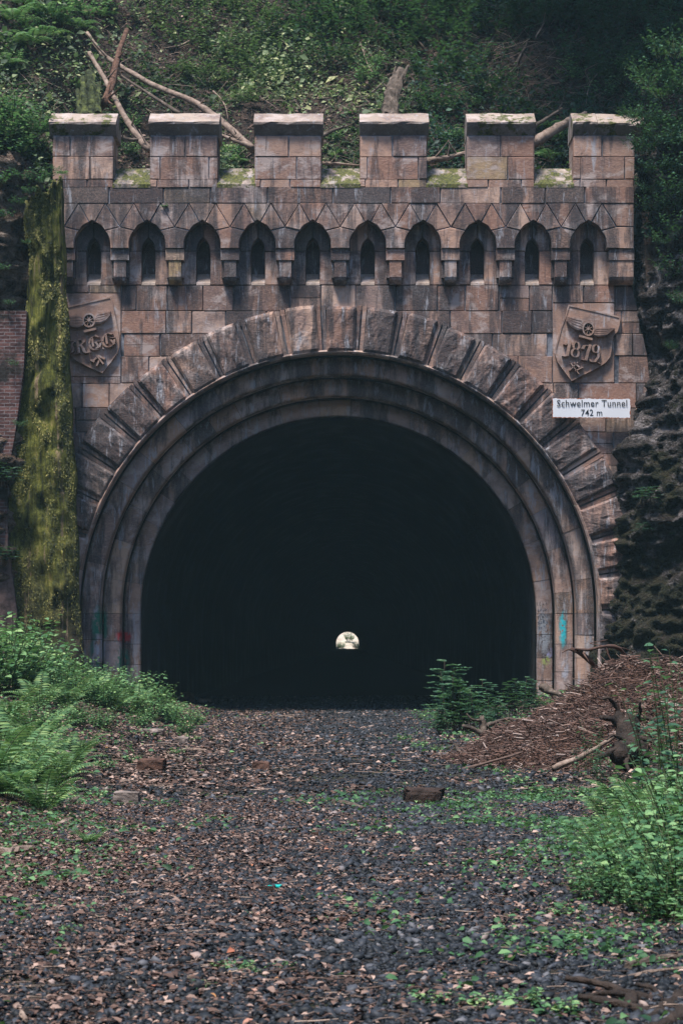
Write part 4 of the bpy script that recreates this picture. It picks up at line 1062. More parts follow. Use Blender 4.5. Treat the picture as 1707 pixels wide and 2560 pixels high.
# left band of nettles in front of the pier
sp = []
for x, y0, sc in ((20, 34, 1.45), (75, 35.5, 1.25), (-10, 31, 1.2), (110, 38, .95), (50, 31.5, .9), (150, 37, .75), (190, 39, .8), (240, 38, .75), (120, 34, .7), (280, 39.5, .8), (330, 40, .8), (365, 40, .65), (180, 35, .7), (235, 35, .65), (300, 36, .65), (350, 36.5, .6), (400, 37, .5), (450, 38, .4), (420, 34, .4), (110, 27, .45), (170, 29, .45), (60, 22.5, .4), (230, 30, .4), (20, 24.5, .55), (140, 24, .35), (320, 33, .4), (20, 36.5, 1.3), (140, 40, .8)):
    X_, Y_ = at(x, 0, y0); sp.append((X_, Y_, None, rz(), sc))
nett = make_shrub('nettle_bush', 38, .85, .62, .135, M['leaf'], 13, 1, 1.15)
spread_copies(nett, sp, 'leafy green nettle clump below the mossy buttress', 'bush', 'green nettle clumps left of the path')
# ferns
fern = make_fern('fern', 13, .78, M['fern'], 2, up=1.35)
sp = []
for x, Y_, sc in ((215, 36, 1.0), (260, 35.5, .9), (320, 38.5, .9), (90, 30, 1.0), (150, 32, 1.0), (20, 26, 1.0), (80, 24, 1.0), (0, 21.5, 1.0), (55, 20.5, 1.0), (120, 20.3, .85), (30, 18.6, 1.0), (100, 18.2, .75), (-25, 19, 1.1), (150, 22, .8), (75, 22, .9), (180, 24.5, .6), (390, 38, .7), (205, 15.4, .28)):
    sp.append((*at(x, 0, Y_), None, rz(), sc))
spread_copies(fern, sp, 'green fern among those on the left bank', 'fern', 'ferns on the left bank')
fern2 = make_fern('fern', 9, .62, M['fern'], 5, up=1.45)
sp = [(*at(x, 0, Y_), None, rz(), sc) for x, Y_, sc in ((1460, 17.0, 1.05), (1395, 17.4, .8), (1490, 17.8, .8), (1420, 16.2, .6), (1540, 16.4, .8), (1380, 14.8, .6), (1255, 40, .6), (1440, 15, .6), (1400, 13.2, .5), (1470, 14, .7), (1360, 12.6, .4), (1500, 13, .6))]
spread_copies(fern2, sp, ['upright light green fern at the foot of the chip mound, largest there'] + ['upright green fern at the foot of the chip mound'] * 11, 'fern', 'ferns at the foot of the chip mound')
# right foreground bush
bush = make_shrub('nettle_bush', 24, .58, .52, .088, M['leaf'], 12, 9, 1.05, tb=(1.5, 2.9))
sp = []
for x, Y_, sc in ((1560, 11.8, .95), (1500, 12.2, .9), (1440, 12.6, .75), (1580, 13.3, 1.1), (1520, 13.6, .9), (1450, 13.8, .75), (1395, 13.2, .55), (1600, 11.4, 1.0), (1560, 15.2, 1.1), (1500, 15.0, .8), (1610, 14, 1.3), (1530, 11.2, .6), (1470, 11.6, .5), (1420, 12, .4), (1600, 16.5, 1.1), (1545, 16.3, .7), (1380, 12.2, .45), (1500, 16.2, .7)):
    sp.append((*at(x, 0, Y_), None, rz(), sc))
spread_copies(bush, sp, 'bright leafy bush at the lower right of the path', 'bush', 'leafy bushes right of the path')
# tall nettle in front of the mound, right edge
tall = make_shrub('tall_nettle', 10, 1.3, .42, .11, M['leaf_mid'], 14, 12, 1.1)
sp = [(*at(x, 0, Y_), None, rz(), sc) for x, Y_, sc in ((1540, 18.5, 1.0), (1565, 17.6, 1.1), (1505, 19, .8), (1350, 22.5, .52), (1380, 22, .4), (1585, 19.5, .9))]
spread_copies(tall, sp, ['tall nettle against the right side of the chip mound'] * 3 + ['tall nettle before the middle of the chip mound'] * 2 + ['dark green tall nettle against the right side of the chip mound'], 'nettle', 'tall nettles by the chip mound')
# saplings by the right jamb
row = make_rowan('rowan_sapling', 12, 1.15, M['leaf_mid'], 3)
sp = [(*at(x, 0, Y_), None, rz(), sc) for x, Y_, sc in ((1030, 37, 1.15), (1050, 35, .9), (1110, 38, .8), (1080, 36, .7), (1180, 39, .7), (1140, 36, .55), (1210, 40, .65), (1010, 34.5, .5), (1120, 34, .4))]
spread_copies(row, sp, ['tallest bushy sapling with feathery leaves before the dark tunnel mouth'] + ['low sapling with feathery leaves at the tunnel mouth'] * 8, 'sapling', 'saplings at the tunnel mouth')
for q_, (x_, y_, s_) in enumerate(((-2.6, 812, 3.6), (3.3, 797, 3.6), (.6, 826, 4.2), (-4.4, 800, 3), (4.2, 796, 2.6))):
    tag(dup(nett, (x_, y_, 3.2 if q_ == 2 else -.1), q_, s_), 'sunlit green bush seen through the far mouth of the tunnel', 'bush', 'bushes beyond the far tunnel mouth')
low = make_shrub('ground_weed', 12, .16, .2, .07, M['leaf'], 7, 17, 1.2)
sp = [(*at(x, 0, Y_), None, rz(), sc) for x, Y_, sc in ((545, 9.4, .5), (520, 9.45, .42), (572, 9.3, .4), (648, 9.5, .35), (1230, 9.9, .35), (160, 10.8, .4), (462, 9.0, .36), (560, 11.4, .3), (240, 24, .8), (300, 26, .8), (410, 28, .8), (220, 20, .8), (440, 32, .9), (960, 30, .9), (930, 32, .9), (1010, 29, .8), (1180, 22, .9), (1240, 20.5, .9), (1150, 24, .7), (1080, 27, .9), (1300, 11.5, .6), (1340, 12.6, .7), (1330, 10.5, .5), (1200, 8.6, .6), (1100, 8.5, .55), (1280, 8.4, .6), (980, 8.6, .5))]
spread_copies(low, sp, ['small dark green weed on the gravel near the bottom'] * 3 + ['small low green weed on the gravel'] * (len(sp) - 3), 'weed', 'low weeds on the gravel')

# ------------------------------------------------------------------ hillside vegetation
def hz(x, y): return float(hh(np.array([x]), np.array([y]))[0])
n = 190000
x = rng.uniform(-9, 9.5, n); y = rng.uniform(43.4, 55, n)
ok = (np.abs(x) > 6.3) | (y > 45.1); x, y = x[ok], y[ok]
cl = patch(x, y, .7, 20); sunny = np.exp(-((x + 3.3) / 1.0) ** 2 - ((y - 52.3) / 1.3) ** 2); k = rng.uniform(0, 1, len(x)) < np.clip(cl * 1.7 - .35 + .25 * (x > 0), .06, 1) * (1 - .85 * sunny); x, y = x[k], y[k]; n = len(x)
D, N = randrot(n, .2); N[:, 1] -= .7
dens = rng.uniform(0, 1, n) ** 2
T = np.stack([x, y - .3 * np.clip(patch(x, y, 1.0, 22) - .45, 0, 1) * dens, hh(x, y) + .02 + 1.9 * dens * np.clip(patch(x, y, 1.0, 22) - .42, 0, 1)], 1)
lum = np.clip(rng.beta(1.8, 2.6, n) + .5 * (patch(x, y, .5, 25) - .5) + .10 * dens, 0, 1)
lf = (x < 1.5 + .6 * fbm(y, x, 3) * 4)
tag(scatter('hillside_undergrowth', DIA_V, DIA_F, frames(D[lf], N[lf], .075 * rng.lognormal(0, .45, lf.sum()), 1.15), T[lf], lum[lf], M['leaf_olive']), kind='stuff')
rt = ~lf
tag(scatter('shaded_hillside_undergrowth', DIA_V, DIA_F, frames(D[rt], N[rt], .08 * rng.lognormal(0, .35, rt.sum()), 1.15), T[rt], lum[rt], M['leaf_dark']), kind='stuff')  # darker leaf colour stands in for shade over the right half
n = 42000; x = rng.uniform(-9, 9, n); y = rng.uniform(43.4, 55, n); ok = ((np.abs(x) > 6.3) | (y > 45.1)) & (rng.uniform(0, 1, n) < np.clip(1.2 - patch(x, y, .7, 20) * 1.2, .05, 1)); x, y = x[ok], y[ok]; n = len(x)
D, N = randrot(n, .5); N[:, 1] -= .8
tag(scatter('hillside_leaf_litter', DIA_V, DIA_F, frames(D, N, .075 * rng.lognormal(0, .35, n), 1.1), np.stack([x, y, hh(x, y) + .04], 1), np.clip(rng.beta(1.6, 2.6, n) * np.clip(.85 - .10 * x, .25, .9) + .55 * np.exp(-((x + 3.3) / 1.0) ** 2 - ((y - 52.3) / 1.3) ** 2), 0, .93), M['litter']), kind='stuff')  # pale sun patch and shaded right side are put into the leaf tint
n = 6500; x = rng.uniform(-9, 9, n); y = rng.uniform(43.6, 54, n); ok = (np.abs(x) > 6.3) | (y > 45.2); x, y = x[ok], y[ok]; n = len(x)
D, N = randrot(n, .2); D[:, 2] += .5
tag(twigs('hillside_twigs', x, y, hh(x, y) + .12, .35 * rng.lognormal(0, .5, n), np.full(n, .010), M['twig'], rng.uniform(0, 1, n), D=D), kind='stuff')
def hspot(x, y):   # point on the hillside seen at picture position x, y
    for Yq in np.arange(43.4, 60, .05):
        X_ = DX(x, Yq)
        if abs(X_) < 6.3 and Yq < 45.1: continue
        if hz(X_, Yq) >= DZ(y, Yq): return (X_, Yq, hz(X_, Yq))
    return (DX(x, 50), 50, hz(DX(x, 50), 50))
hb = make_shrub('bramble_bush', 26, .7, .7, .10, M['leaf_olive'], 14, 31, 1.1)
sp = []
for x, y, sc in ((350, 60, 1.1), (410, 110, 1.2), (450, 60, 1.3), (500, 130, 1.3), (560, 170, 1.3), (600, 130, 1.1), (520, 200, 1.0), (620, 200, 1.0), (590, 60, 1.2), (540, 30, 1.2), (440, 180, .9), (660, 160, .8), (380, 20, 1.2), (560, 240, .8), (480, 20, 1.0), (640, 90, 1.2)):
    sp.append((*hspot(x, y), rz(), sc))
spread_copies(hb, sp, 'olive green bramble on the lighter left half of hillside', 'bush', 'bramble bushes on the hillside')
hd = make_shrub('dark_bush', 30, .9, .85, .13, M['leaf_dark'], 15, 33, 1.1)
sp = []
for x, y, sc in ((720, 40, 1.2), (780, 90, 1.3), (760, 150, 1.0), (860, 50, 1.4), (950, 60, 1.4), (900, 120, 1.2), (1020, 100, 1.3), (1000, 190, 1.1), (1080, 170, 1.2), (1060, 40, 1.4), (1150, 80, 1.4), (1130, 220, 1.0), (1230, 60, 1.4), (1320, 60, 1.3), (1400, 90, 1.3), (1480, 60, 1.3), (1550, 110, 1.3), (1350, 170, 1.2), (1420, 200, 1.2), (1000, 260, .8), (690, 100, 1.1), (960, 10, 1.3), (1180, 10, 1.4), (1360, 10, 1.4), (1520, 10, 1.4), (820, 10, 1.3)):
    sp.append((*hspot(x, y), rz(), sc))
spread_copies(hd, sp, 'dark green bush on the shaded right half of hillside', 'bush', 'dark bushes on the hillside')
hg = make_shrub('leafy_bush', 22, .6, .6, .12, M['leaf'], 13, 35, 1.1)
sp = []
for x, y, sc in ((840, 195, .9), (860, 160, .7), (1330, 190, .9), (1390, 225, .9), (1480, 250, .9), (1440, 170, .7), (300, 300, .8), (300, 360, .7), (540, 370, .7), (120, 60, 1.0), (180, 40, 1.0), (230, 30, 1.0), (60, 80, .8), (20, 150, .6), (1000, 30, .6), (760, 330, .5), (1040, 330, .7), (1090, 250, .5)):
    sp.append((*hspot(x, y), rz(), sc))
spread_copies(hg, sp, 'fresh green leafy bush on the hillside behind the battlements', 'bush', 'fresh green bushes on the hillside')
hf = make_fern('fern', 10, .8, M['fern'], 15)
sp = [(*hspot(x, y), rz(), sc) for x, y, sc in ((30, 60, 1.5), (70, 110, 1.2), (10, 110, 1.4), (100, 90, 1.2), (140, 60, 1.1), (180, 70, 1.0), (0, 160, 1.2), (110, 40, 1.3), (230, 40, .9), (545, 380, .8), (1280, 330, 1.0), (1265, 370, .9), (1260, 300, .9), (780, 120, .7), (50, 20, 1.2))]
spread_copies(hf, sp, 'green fern on the hillside behind the battlements', 'fern', 'ferns on the hillside')
# bushes spilling over the cutting edges
lb = make_shrub('leafy_bush', 34, .75, .75, .13, M['leaf'], 14, 41, 1.1)
sp = [(DX(x, 43.7), 43.7 + random.uniform(-.15, .3), DZ(y, 43.7) - .35 * sc, rz(), sc) for x, y, sc in ((10, 290, 1.0), (45, 330, .8), (-5, 350, .9), (85, 280, .55), (10, 440, .45), (30, 240, .9))]
spread_copies(lb, sp, 'light green bush above the mossy buttress', 'bush', 'bushes above the mossy buttress')
rb = make_shrub('climbing_bush', 34, .55, .75, .11, M['leaf_mid'], 11, 43, 1.1, droop=.8, tb=(1.5, 3.2))
sp = [(DX(x, 43.0), 43.0 + random.uniform(-.3, .3), DZ(y, 43.0), rz(), sc) for x, y, sc in ((1520, 330, .9), (1560, 290, 1.0), (1490, 290, .8), (1550, 400, .8), (1500, 400, .6), (1540, 480, .7), (1570, 540, .8), (1530, 560, .6), (1560, 640, .7), (1560, 700, .5), (1520, 230, .9), (1570, 200, 1.0), (1550, 800, .35), (1450, 270, .5), (1480, 350, .7), (1510, 480, .6), (1555, 460, .9), (1500, 180, .9), (1540, 130, 1.0), (1560, 620, .8), (1495, 440, .5), (1570, 350, 1.0))]
spread_copies(rb, sp, 'climbing bush hanging down the dark rock right of portal', 'bush', 'climbing bushes on the right rock face')
rr2 = make_rowan('rowan_sapling', 3, .5, M['leaf_dark'], 45)
sp = [(DX(x, 42.9), 42.9, DZ(y, 42.9), rz(), sc) for x, y, sc in ((1490, 1160, .8), (1530, 1180, .7), (1480, 1230, .6), (1540, 1240, .7))]
spread_copies(rr2, sp, 'drooping plant on the dark rock right of the arch', 'plant', 'small plants on the right rock wall')
sp = [(DX(x, 42.9), 42.9, DZ(y, 42.9), rz(), sc) for x, y, sc in ((5, 1120, .9), (0, 1300, .9), (12, 1090, .7))]
rr3 = dup(rr2, (0, 0, 0)); spread_copies(rr3, sp, 'small plant sprouting from the left brick wall', 'plant', 'small plants on the left brick wall')
tuft = make_shrub('wall_weed', 5, .12, .1, .06, M['leaf'], 5, 46)
spread_copies(tuft, [(px(382), Y1 - .04, pz(484), 0, 1.0)], 'tiny green weed sprouting from a joint above the second niche', 'weed', None)
tfern = dup(hf, (DX(142, 43.3), 43.3, DZ(400, 43.3)), 1, .35); tag(tfern, 'little fern growing at the left end of the battlements', 'fern')

lw = make_shrub('ledge_plant', 12, .3, .3, .09, M['leaf_mid'], 8, 61, 1.1)
sp = [(DX(x, 42.8), 42.8, DZ(y, 42.8), rz(), sc) for x, y, sc in ((10, 500, .8), (40, 470, .7), (5, 620, .6), (30, 840, .5), (45, 980, .6), (60, 560, .4), (0, 420, 1.1), (50, 410, .9), (20, 700, .5), (85, 420, .9), (110, 405, .7), (65, 445, .7), (128, 392, .5))]
spread_copies(lw, sp, 'small leafy plant on a ledge of the left rock', 'plant', 'ledge plants on the left rock')
# ------------------------------------------------------------------ branches, stumps, logs
def branch(name, pts, r, mat, label, cat='branch', group=None, seed=1, Yd=None, sub=True):
    q = []
    for p in pts:
        x, y = p[0], p[1]
        if len(p) > 2: q.append(P(x, y, p[2]))
        else:
            hx, hy, hz_ = hspot(x, y); q.append(Vector((DX(x, hy - .15), hy - .15, DZ(y, hy - .15))))
    rr = [r * (1 - .45 * i / (len(q) - 1)) for i in range(len(q))]
    mb = MB(); tube(mb, q, rr, 8, .2, seed, .6)
    rs_ = random.Random(seed)
    for k in range(0 if r > .1 else 4):
        i_ = rs_.randrange(len(q) - 1); f_ = rs_.random(); b_ = q[i_].lerp(q[i_ + 1], f_); dr = (q[i_ + 1] - q[i_]).normalized()
        sd2 = Vector((rs_.uniform(-1, 1), rs_.uniform(-.6, 0), rs_.uniform(-.2, 1))) + dr * rs_.uniform(-.5, .8); L_ = r * rs_.uniform(3, 9)
        tube(mb, [b_, b_ + sd2 * L_ * .5, b_ + sd2 * L_ * .9 + Vector((0, 0, .06 * L_))], [r * .35, r * .22, r * .1], 5, .2, k, .5)
    o = mb.build(name, mat, smooth=True); tag(o, label, cat, group); return o
Yb = 45.6
branch('fallen_branch', [(583, 345, 45.0), (530, 297, 45.3), (480, 256, 45.7), (440, 230, 46), (400, 215, 46.3), (345, 192, 46.7), (290, 160, 47.2), (235, 125, 47.7), (200, 75, 48.5)], .085, M['palebark'], 'longest grey fallen branch slanting down behind the second and third merlons', seed=1)
branch('fallen_branch', [(345, 345, 44.9), (320, 320, 45.1), (290, 275, 45.6), (265, 230, 46.1), (240, 180, 46.8), (205, 120, 47.6)], .085, M['palebark'], 'curved grey branch ending between the first and second merlons', seed=2)
branch('fallen_branch', [(412, 260, 45.7), (350, 220, 46.4), (300, 188, 46.9), (275, 170, 47.2)], .04, M['bark'], 'thin brown branch under the long grey one, left of centre', seed=3)
branch('broken_trunk', [(238, 240, 46), (255, 200, 46.5), (272, 120, 47.6), (291, 68, 48.4)], .10, M['leafbank'], 'reddish brown leaning trunk crossing behind the two grey branches', 'trunk', seed=4)
branch('fallen_branch', [(583, 338, 44.95), (545, 325, 45.0), (508, 310, 45.1)], .06, M['palebark'], 'short pale branch end seen between the second and third merlons', seed=5)
branch('fallen_branch', [(270, 310, 45.05), (300, 322, 45.0), (350, 316, 45.2)], .05, M['bark'], 'dark short branch crossing the gap after the first merlon', seed=6)
branch('fallen_log', [(1225, 328, 45.2), (1270, 300, 45.5), (1310, 275, 45.8), (1345, 262, 46.1)], .13, M['palebark'], 'thick pale log lying behind the last two merlons', 'log', seed=7)
branch('fallen_branch', [(1222, 292, 45.3), (1260, 268, 45.8), (1290, 248, 46.2)], .045, M['bark'], 'dark thin branch just above the thick pale log', seed=8)
branch('fallen_branch', [(980, 368, 45.0), (1020, 364, 45.05), (1068, 350, 45.2)], .075, M['palebark'], 'bent pale branch in the gap between the fourth and fifth merlons', seed=9)
branch('fallen_branch', [(740, 374, 44.95), (780, 376, 45), (828, 380, 45)], .04, M['palebark'], 'slim pale branch lying across the gap right of the third merlon', seed=10)
branch('fallen_branch', [(740, 312, 45.4), (765, 298, 45.6), (795, 290, 45.8)], .05, M['bark'], 'arched brown branch right of the third merlon cap', seed=11)
def splinter(name, parts, mat, label, cat):
    mb = MB()
    for k, (pts, r0, r1) in enumerate(parts):
        q = [P(*p) for p in pts]; n_ = len(q); tube(mb, q, [r0 + (r1 - r0) * i / (n_ - 1) for i in range(n_)], 7, .28, 60 + k, .4)
    return tag(mb.build(name, mat), label, cat)
splinter('dead_stump', [([(892, 275, 45.5), (895, 228, 45.9), (905, 185, 46.5), (921, 160, 46.8)], .17, .10), ([(902, 270, 45.5), (905, 228, 45.9), (918, 185, 46.4), (938, 150, 46.9)], .13, .03), ([(886, 265, 45.5), (890, 220, 45.9), (899, 188, 46.4), (908, 152, 46.8)], .10, .015), ([(900, 215, 46), (888, 200, 46.1), (880, 192, 46.1)], .05, .02)], M['bark'], 'thick split dead stump leaning on the hillside above the fourth merlon', 'stump')
splinter('dead_tree', [([(212, 270, 45.0), (210, 215, 45.4), (206, 165, 46.0)], .15, .10), ([(196, 270, 45.0), (194, 215, 45.4), (192, 178, 46.0)], .14, .07), ([(222, 262, 45.0), (222, 220, 45.4), (228, 190, 45.9)], .10, .05), ([(184, 266, 45.0), (181, 232, 45.4), (178, 205, 45.8)], .09, .04)], M['mossbark'], 'dark green mossy split trunk standing behind the first merlon', 'tree')
for i, pl in enumerate((((1150, 60), (1110, 120), (1060, 180)), ((1075, 250), (1060, 215), (1020, 190)), ((1120, 190), (1145, 225), (1165, 262)), ((740, 0), (800, 20), (835, 45)), ((930, 40), (945, 75), (975, 110)), ((690, 250), (660, 210), (650, 180)), ((985, 290), (1000, 330), (1010, 350)), ((1180, 150), (1210, 100), (1215, 40)), ((1300, 120), (1330, 60), (1350, 20)), ((620, 200), (560, 220), (520, 250)))):
    branch('dead_twig', pl, .028, M['bark'], 'thin bare dead twig in the hillside undergrowth', 'twig', 'thin dead twigs on the hillside', 20 + i)

rt_ = random.Random(77)
for k in range(22):
    x0_, y0_ = rt_.uniform(150, 1500), rt_.uniform(10, 240); a_ = rt_.uniform(-1.2, 1.2) + (3.14 if rt_.random() < .5 else 0); pl = [(x0_, y0_)]
    for q_ in range(3):
        a_ += rt_.uniform(-.5, .5); x0_ += 26 * math.cos(a_); y0_ += 26 * math.sin(a_); pl.append((x0_, max(4, y0_)))
    q = []
    for x_, y_ in pl:
        hx, hy, h_ = hspot(x_, y_); q.append(Vector((DX(x_, hy - .35), hy - .35, DZ(y_, hy - .35))))
    mb = MB(); tube(mb, q, [.022, .018, .012, .006], 6, .2, k, .5)
    m1 = q[1]; tube(mb, [m1, m1 + Vector((rt_.uniform(-.2, .2), -.05, rt_.uniform(.1, .3))), m1 + Vector((rt_.uniform(-.35, .35), -.1, rt_.uniform(.2, .5)))], [.012, .009, .004], 5, .1, k)
    tag(mb.build('dead_twig', M['palebark'] if k % 3 == 0 else M['bark'], smooth=True), 'thin bare dead twig in the hillside undergrowth', 'twig', 'thin dead twigs on the hillside')
# ------------------------------------------------------------------ chip mound, root stump, dead branch on the right
MX, MY = 3.6, 26.5
def mound_h(x, y):
    d = np.sqrt(((x - MX) / 2.25) ** 2 + ((y - MY) / 2.2) ** 2)
    return 1.0 * np.clip(1 - d, 0, 1) ** .85 * (1 + .7 * fbm(x * .9, y * .9, 70)) + .26 * fbm(x * 2.6, y * 2.6, 71) * (d < .95) 
m_root = empty('chip_mound', (MX, MY, gz(MX, MY))); bpy.context.view_layer.update()
tag(m_root, 'big heap of reddish brown wood chips and dead twigs right of the path', 'mound')
grid('mound_core', np.linspace(MX - 2.9, MX + 2.9, 90), np.linspace(MY - 2.4, MY + 2.4, 80), lambda X, Y: gh(X, Y) - .06 + mound_h(X, Y), M['leafbank'], parent=m_root)
n = 28000; a = rng.uniform(0, 6.283, n); r_ = np.sqrt(rng.uniform(0, 1.12, n)); x = MX + 2.25 * r_ * np.cos(a); y = MY + 2.2 * r_ * np.sin(a); ok = y < MY + .7; x, y = x[ok], y[ok]; n = len(x)
D, N = randrot(n, .45); L = .08 * rng.lognormal(0, .65, n)
o = twigs('wood_chips', x, y, gh(x, y) + mound_h(x, y) - .02 + rng.uniform(0, .07, n), L, np.clip(L * .10, .005, .017), M['chip'], np.clip(rng.beta(2, 2.2, n), 0, 1), D=D, parent=m_root); o['kind'] = 'stuff'
n = 260; a = rng.uniform(0, 6.283, n); r_ = np.sqrt(rng.uniform(0, 1.3, n)); x = MX + 2.1 * r_ * np.cos(a); y = MY + 2.0 * r_ * np.sin(a); ok = y < MY + .6; x, y = x[ok], y[ok]; n = len(x)
D, N = randrot(n, .3); L = .3 * rng.lognormal(0, .45, n)
o = twigs('dead_twigs', x, y, gh(x, y) + mound_h(x, y) + .05, L, np.clip(L * .03, .008, .02), M['twig'], rng.beta(1.5, 1.5, n), D=D, parent=m_root); o['kind'] = 'stuff'
def gnarl(name, spots, mat, label, cat, r=.05, parent=None):
    mb = MB()
    for i, (pts, rr) in enumerate(spots): tube(mb, [P(*p) for p in pts], [rr * (1 - .5 * k / (len(pts) - 1)) for k in range(len(pts))], 7, .3, i, random.uniform(.45, .6))
    return tag(mb.build(name, mat, smooth=True), label, cat)
gnarl('dead_branch', [([(1400, 1570, 28), (1360, 1525, 27.6), (1335, 1500, 27.5), (1310, 1492, 27.5)], .045), ([(1435, 1540, 28), (1434, 1505, 27.8), (1420, 1487, 27.7), (1390, 1484, 27.6), (1350, 1494, 27.5), (1310, 1490, 27.4)], .032), ([(1390, 1484, 27.6), (1398, 1510, 27.6), (1412, 1530, 27.6)], .015), ([(1335, 1495, 27.5), (1345, 1510, 27.4), (1352, 1522, 27.4)], .015), ([(1330, 1494, 27.5), (1302, 1492, 27.3), (1290, 1500, 27.2)], .012), ([(1420, 1487, 27.7), (1440, 1492, 27.8), (1455, 1500, 27.9)], .009), ([(1380, 1483, 27.6), (1350, 1478, 27.6), (1395, 1470, 27.8)], .008)], M['chip'], 'arching bare red brown branch on top of the chip heap', 'branch')
gnarl('root_stump', [([(1462, 1745, 23.1), (1448, 1712, 23.3), (1440, 1680, 23.4), (1452, 1650, 23.5)], .17), ([(1420, 1742, 23.0), (1432, 1705, 23.3), (1428, 1668, 23.4), (1418, 1640, 23.5)], .11), ([(1434, 1680, 23.5), (1405, 1652, 23.4), (1378, 1648, 23.3)], .045), ([(1436, 1670, 23.6), (1415, 1625, 23.6), (1398, 1602, 23.5), (1384, 1606, 23.5)], .03), ([(1450, 1665, 23.5), (1470, 1640, 23.4), (1468, 1612, 23.3)], .03), ([(1452, 1655, 23.5), (1490, 1650, 23.4), (1512, 1662, 23.3)], .028), ([(1435, 1710, 23.3), (1400, 1730, 23), (1365, 1742, 22.8)], .05), ([(1455, 1720, 23.2), (1490, 1738, 23), (1520, 1752, 22.9)], .05), ([(1448, 1725, 23.2), (1436, 1752, 22.9), (1444, 1772, 22.7)], .035), ([(1455, 1695, 23.3), (1490, 1700, 23.2), (1525, 1718, 23.1)], .035), ([(1430, 1700, 23.2), (1408, 1688, 23.1), (1392, 1700, 23)], .02)], M['darkbark'], 'dark root stump with spreading roots standing in front of the chip heap', 'stump')
gnarl('root_tangle', [([(1140, 1740, 27), (1115, 1705, 27.2), (1108, 1670, 27.3), (1106, 1645, 27.3)], .07), ([(1112, 1690, 27.2), (1085, 1675, 27.1), (1062, 1668, 27)], .04), ([(1110, 1670, 27.3), (1150, 1655, 27.6), (1175, 1650, 27.8)], .03), ([(1120, 1712, 27.1), (1090, 1722, 26.8), (1062, 1738, 26.6)], .05), ([(1062, 1738, 26.6), (1050, 1722, 26.6), (1044, 1708, 26.6)], .03), ([(1120, 1715, 27), (1100, 1740, 26.4), (1075, 1752, 26.2)], .06), ([(1110, 1655, 27.3), (1085, 1655, 27.2), (1070, 1640, 27.2)], .02), ([(1118, 1690, 27.1), (1145, 1700, 27), (1165, 1715, 26.8)], .04)], M['bark'], 'tangled brown root and broken sticks beside the path left of the chip heap', 'root')
gnarl('long_stick', [([(1270, 1765, 22.6), (1330, 1742, 22.9), (1400, 1700, 23.6), (1440, 1668, 24)], .035), ], M['palebark'], 'long brown stick slanting up the near side of the chip heap', 'stick')
gnarl('long_stick', [([(1060, 1768, 25), (1110, 1755, 25), (1170, 1738, 25), (1200, 1728, 25)], .02)], M['twig'], 'thin long stick at the left foot of the chip heap', 'stick')
gnarl('fallen_log', [([(1485, 1530, 30), (1520, 1538, 30), (1550, 1530, 30), (1590, 1532, 30)], .085)], M['bark'], 'grey log lying behind the chip heap at the right edge', 'log')
gnarl('fallen_log', [([(1245, 1578, 38), (1265, 1590, 37.5), (1290, 1598, 37)], .08), ([(1290, 1596, 37.2), (1278, 1612, 37), (1270, 1628, 36.6)], .04)], M['bark'], 'short grey brown log at the foot of the right jamb', 'log')
gnarl('root_mass', [([(1580, 2350, 8.2), (1520, 2335, 8.3), (1460, 2320, 8.4), (1400, 2305, 8.5), (1330, 2290, 8.6)], .03), ([(1560, 2300, 8.7), (1500, 2300, 8.7), (1440, 2285, 8.7), (1380, 2260, 8.8), (1300, 2248, 8.9)], .026), ([(1440, 2290, 8.6), (1400, 2280, 8.6), (1340, 2290, 8.7), (1290, 2310, 8.7)], .014), ([(1450, 2290, 8.6), (1440, 2330, 8.4), (1420, 2352, 8.3)], .03), ([(1590, 2280, 9), (1540, 2310, 8.6), (1490, 2345, 8.2)], .05), ([(1600, 2330, 8.4), (1550, 2350, 8.2), (1500, 2370, 8.0)], .06), ([(1520, 2300, 8.7), (1500, 2270, 8.8), (1460, 2262, 8.9)], .015)], M['darkbark'], 'dark gnarled root mass at the bottom right corner', 'root')
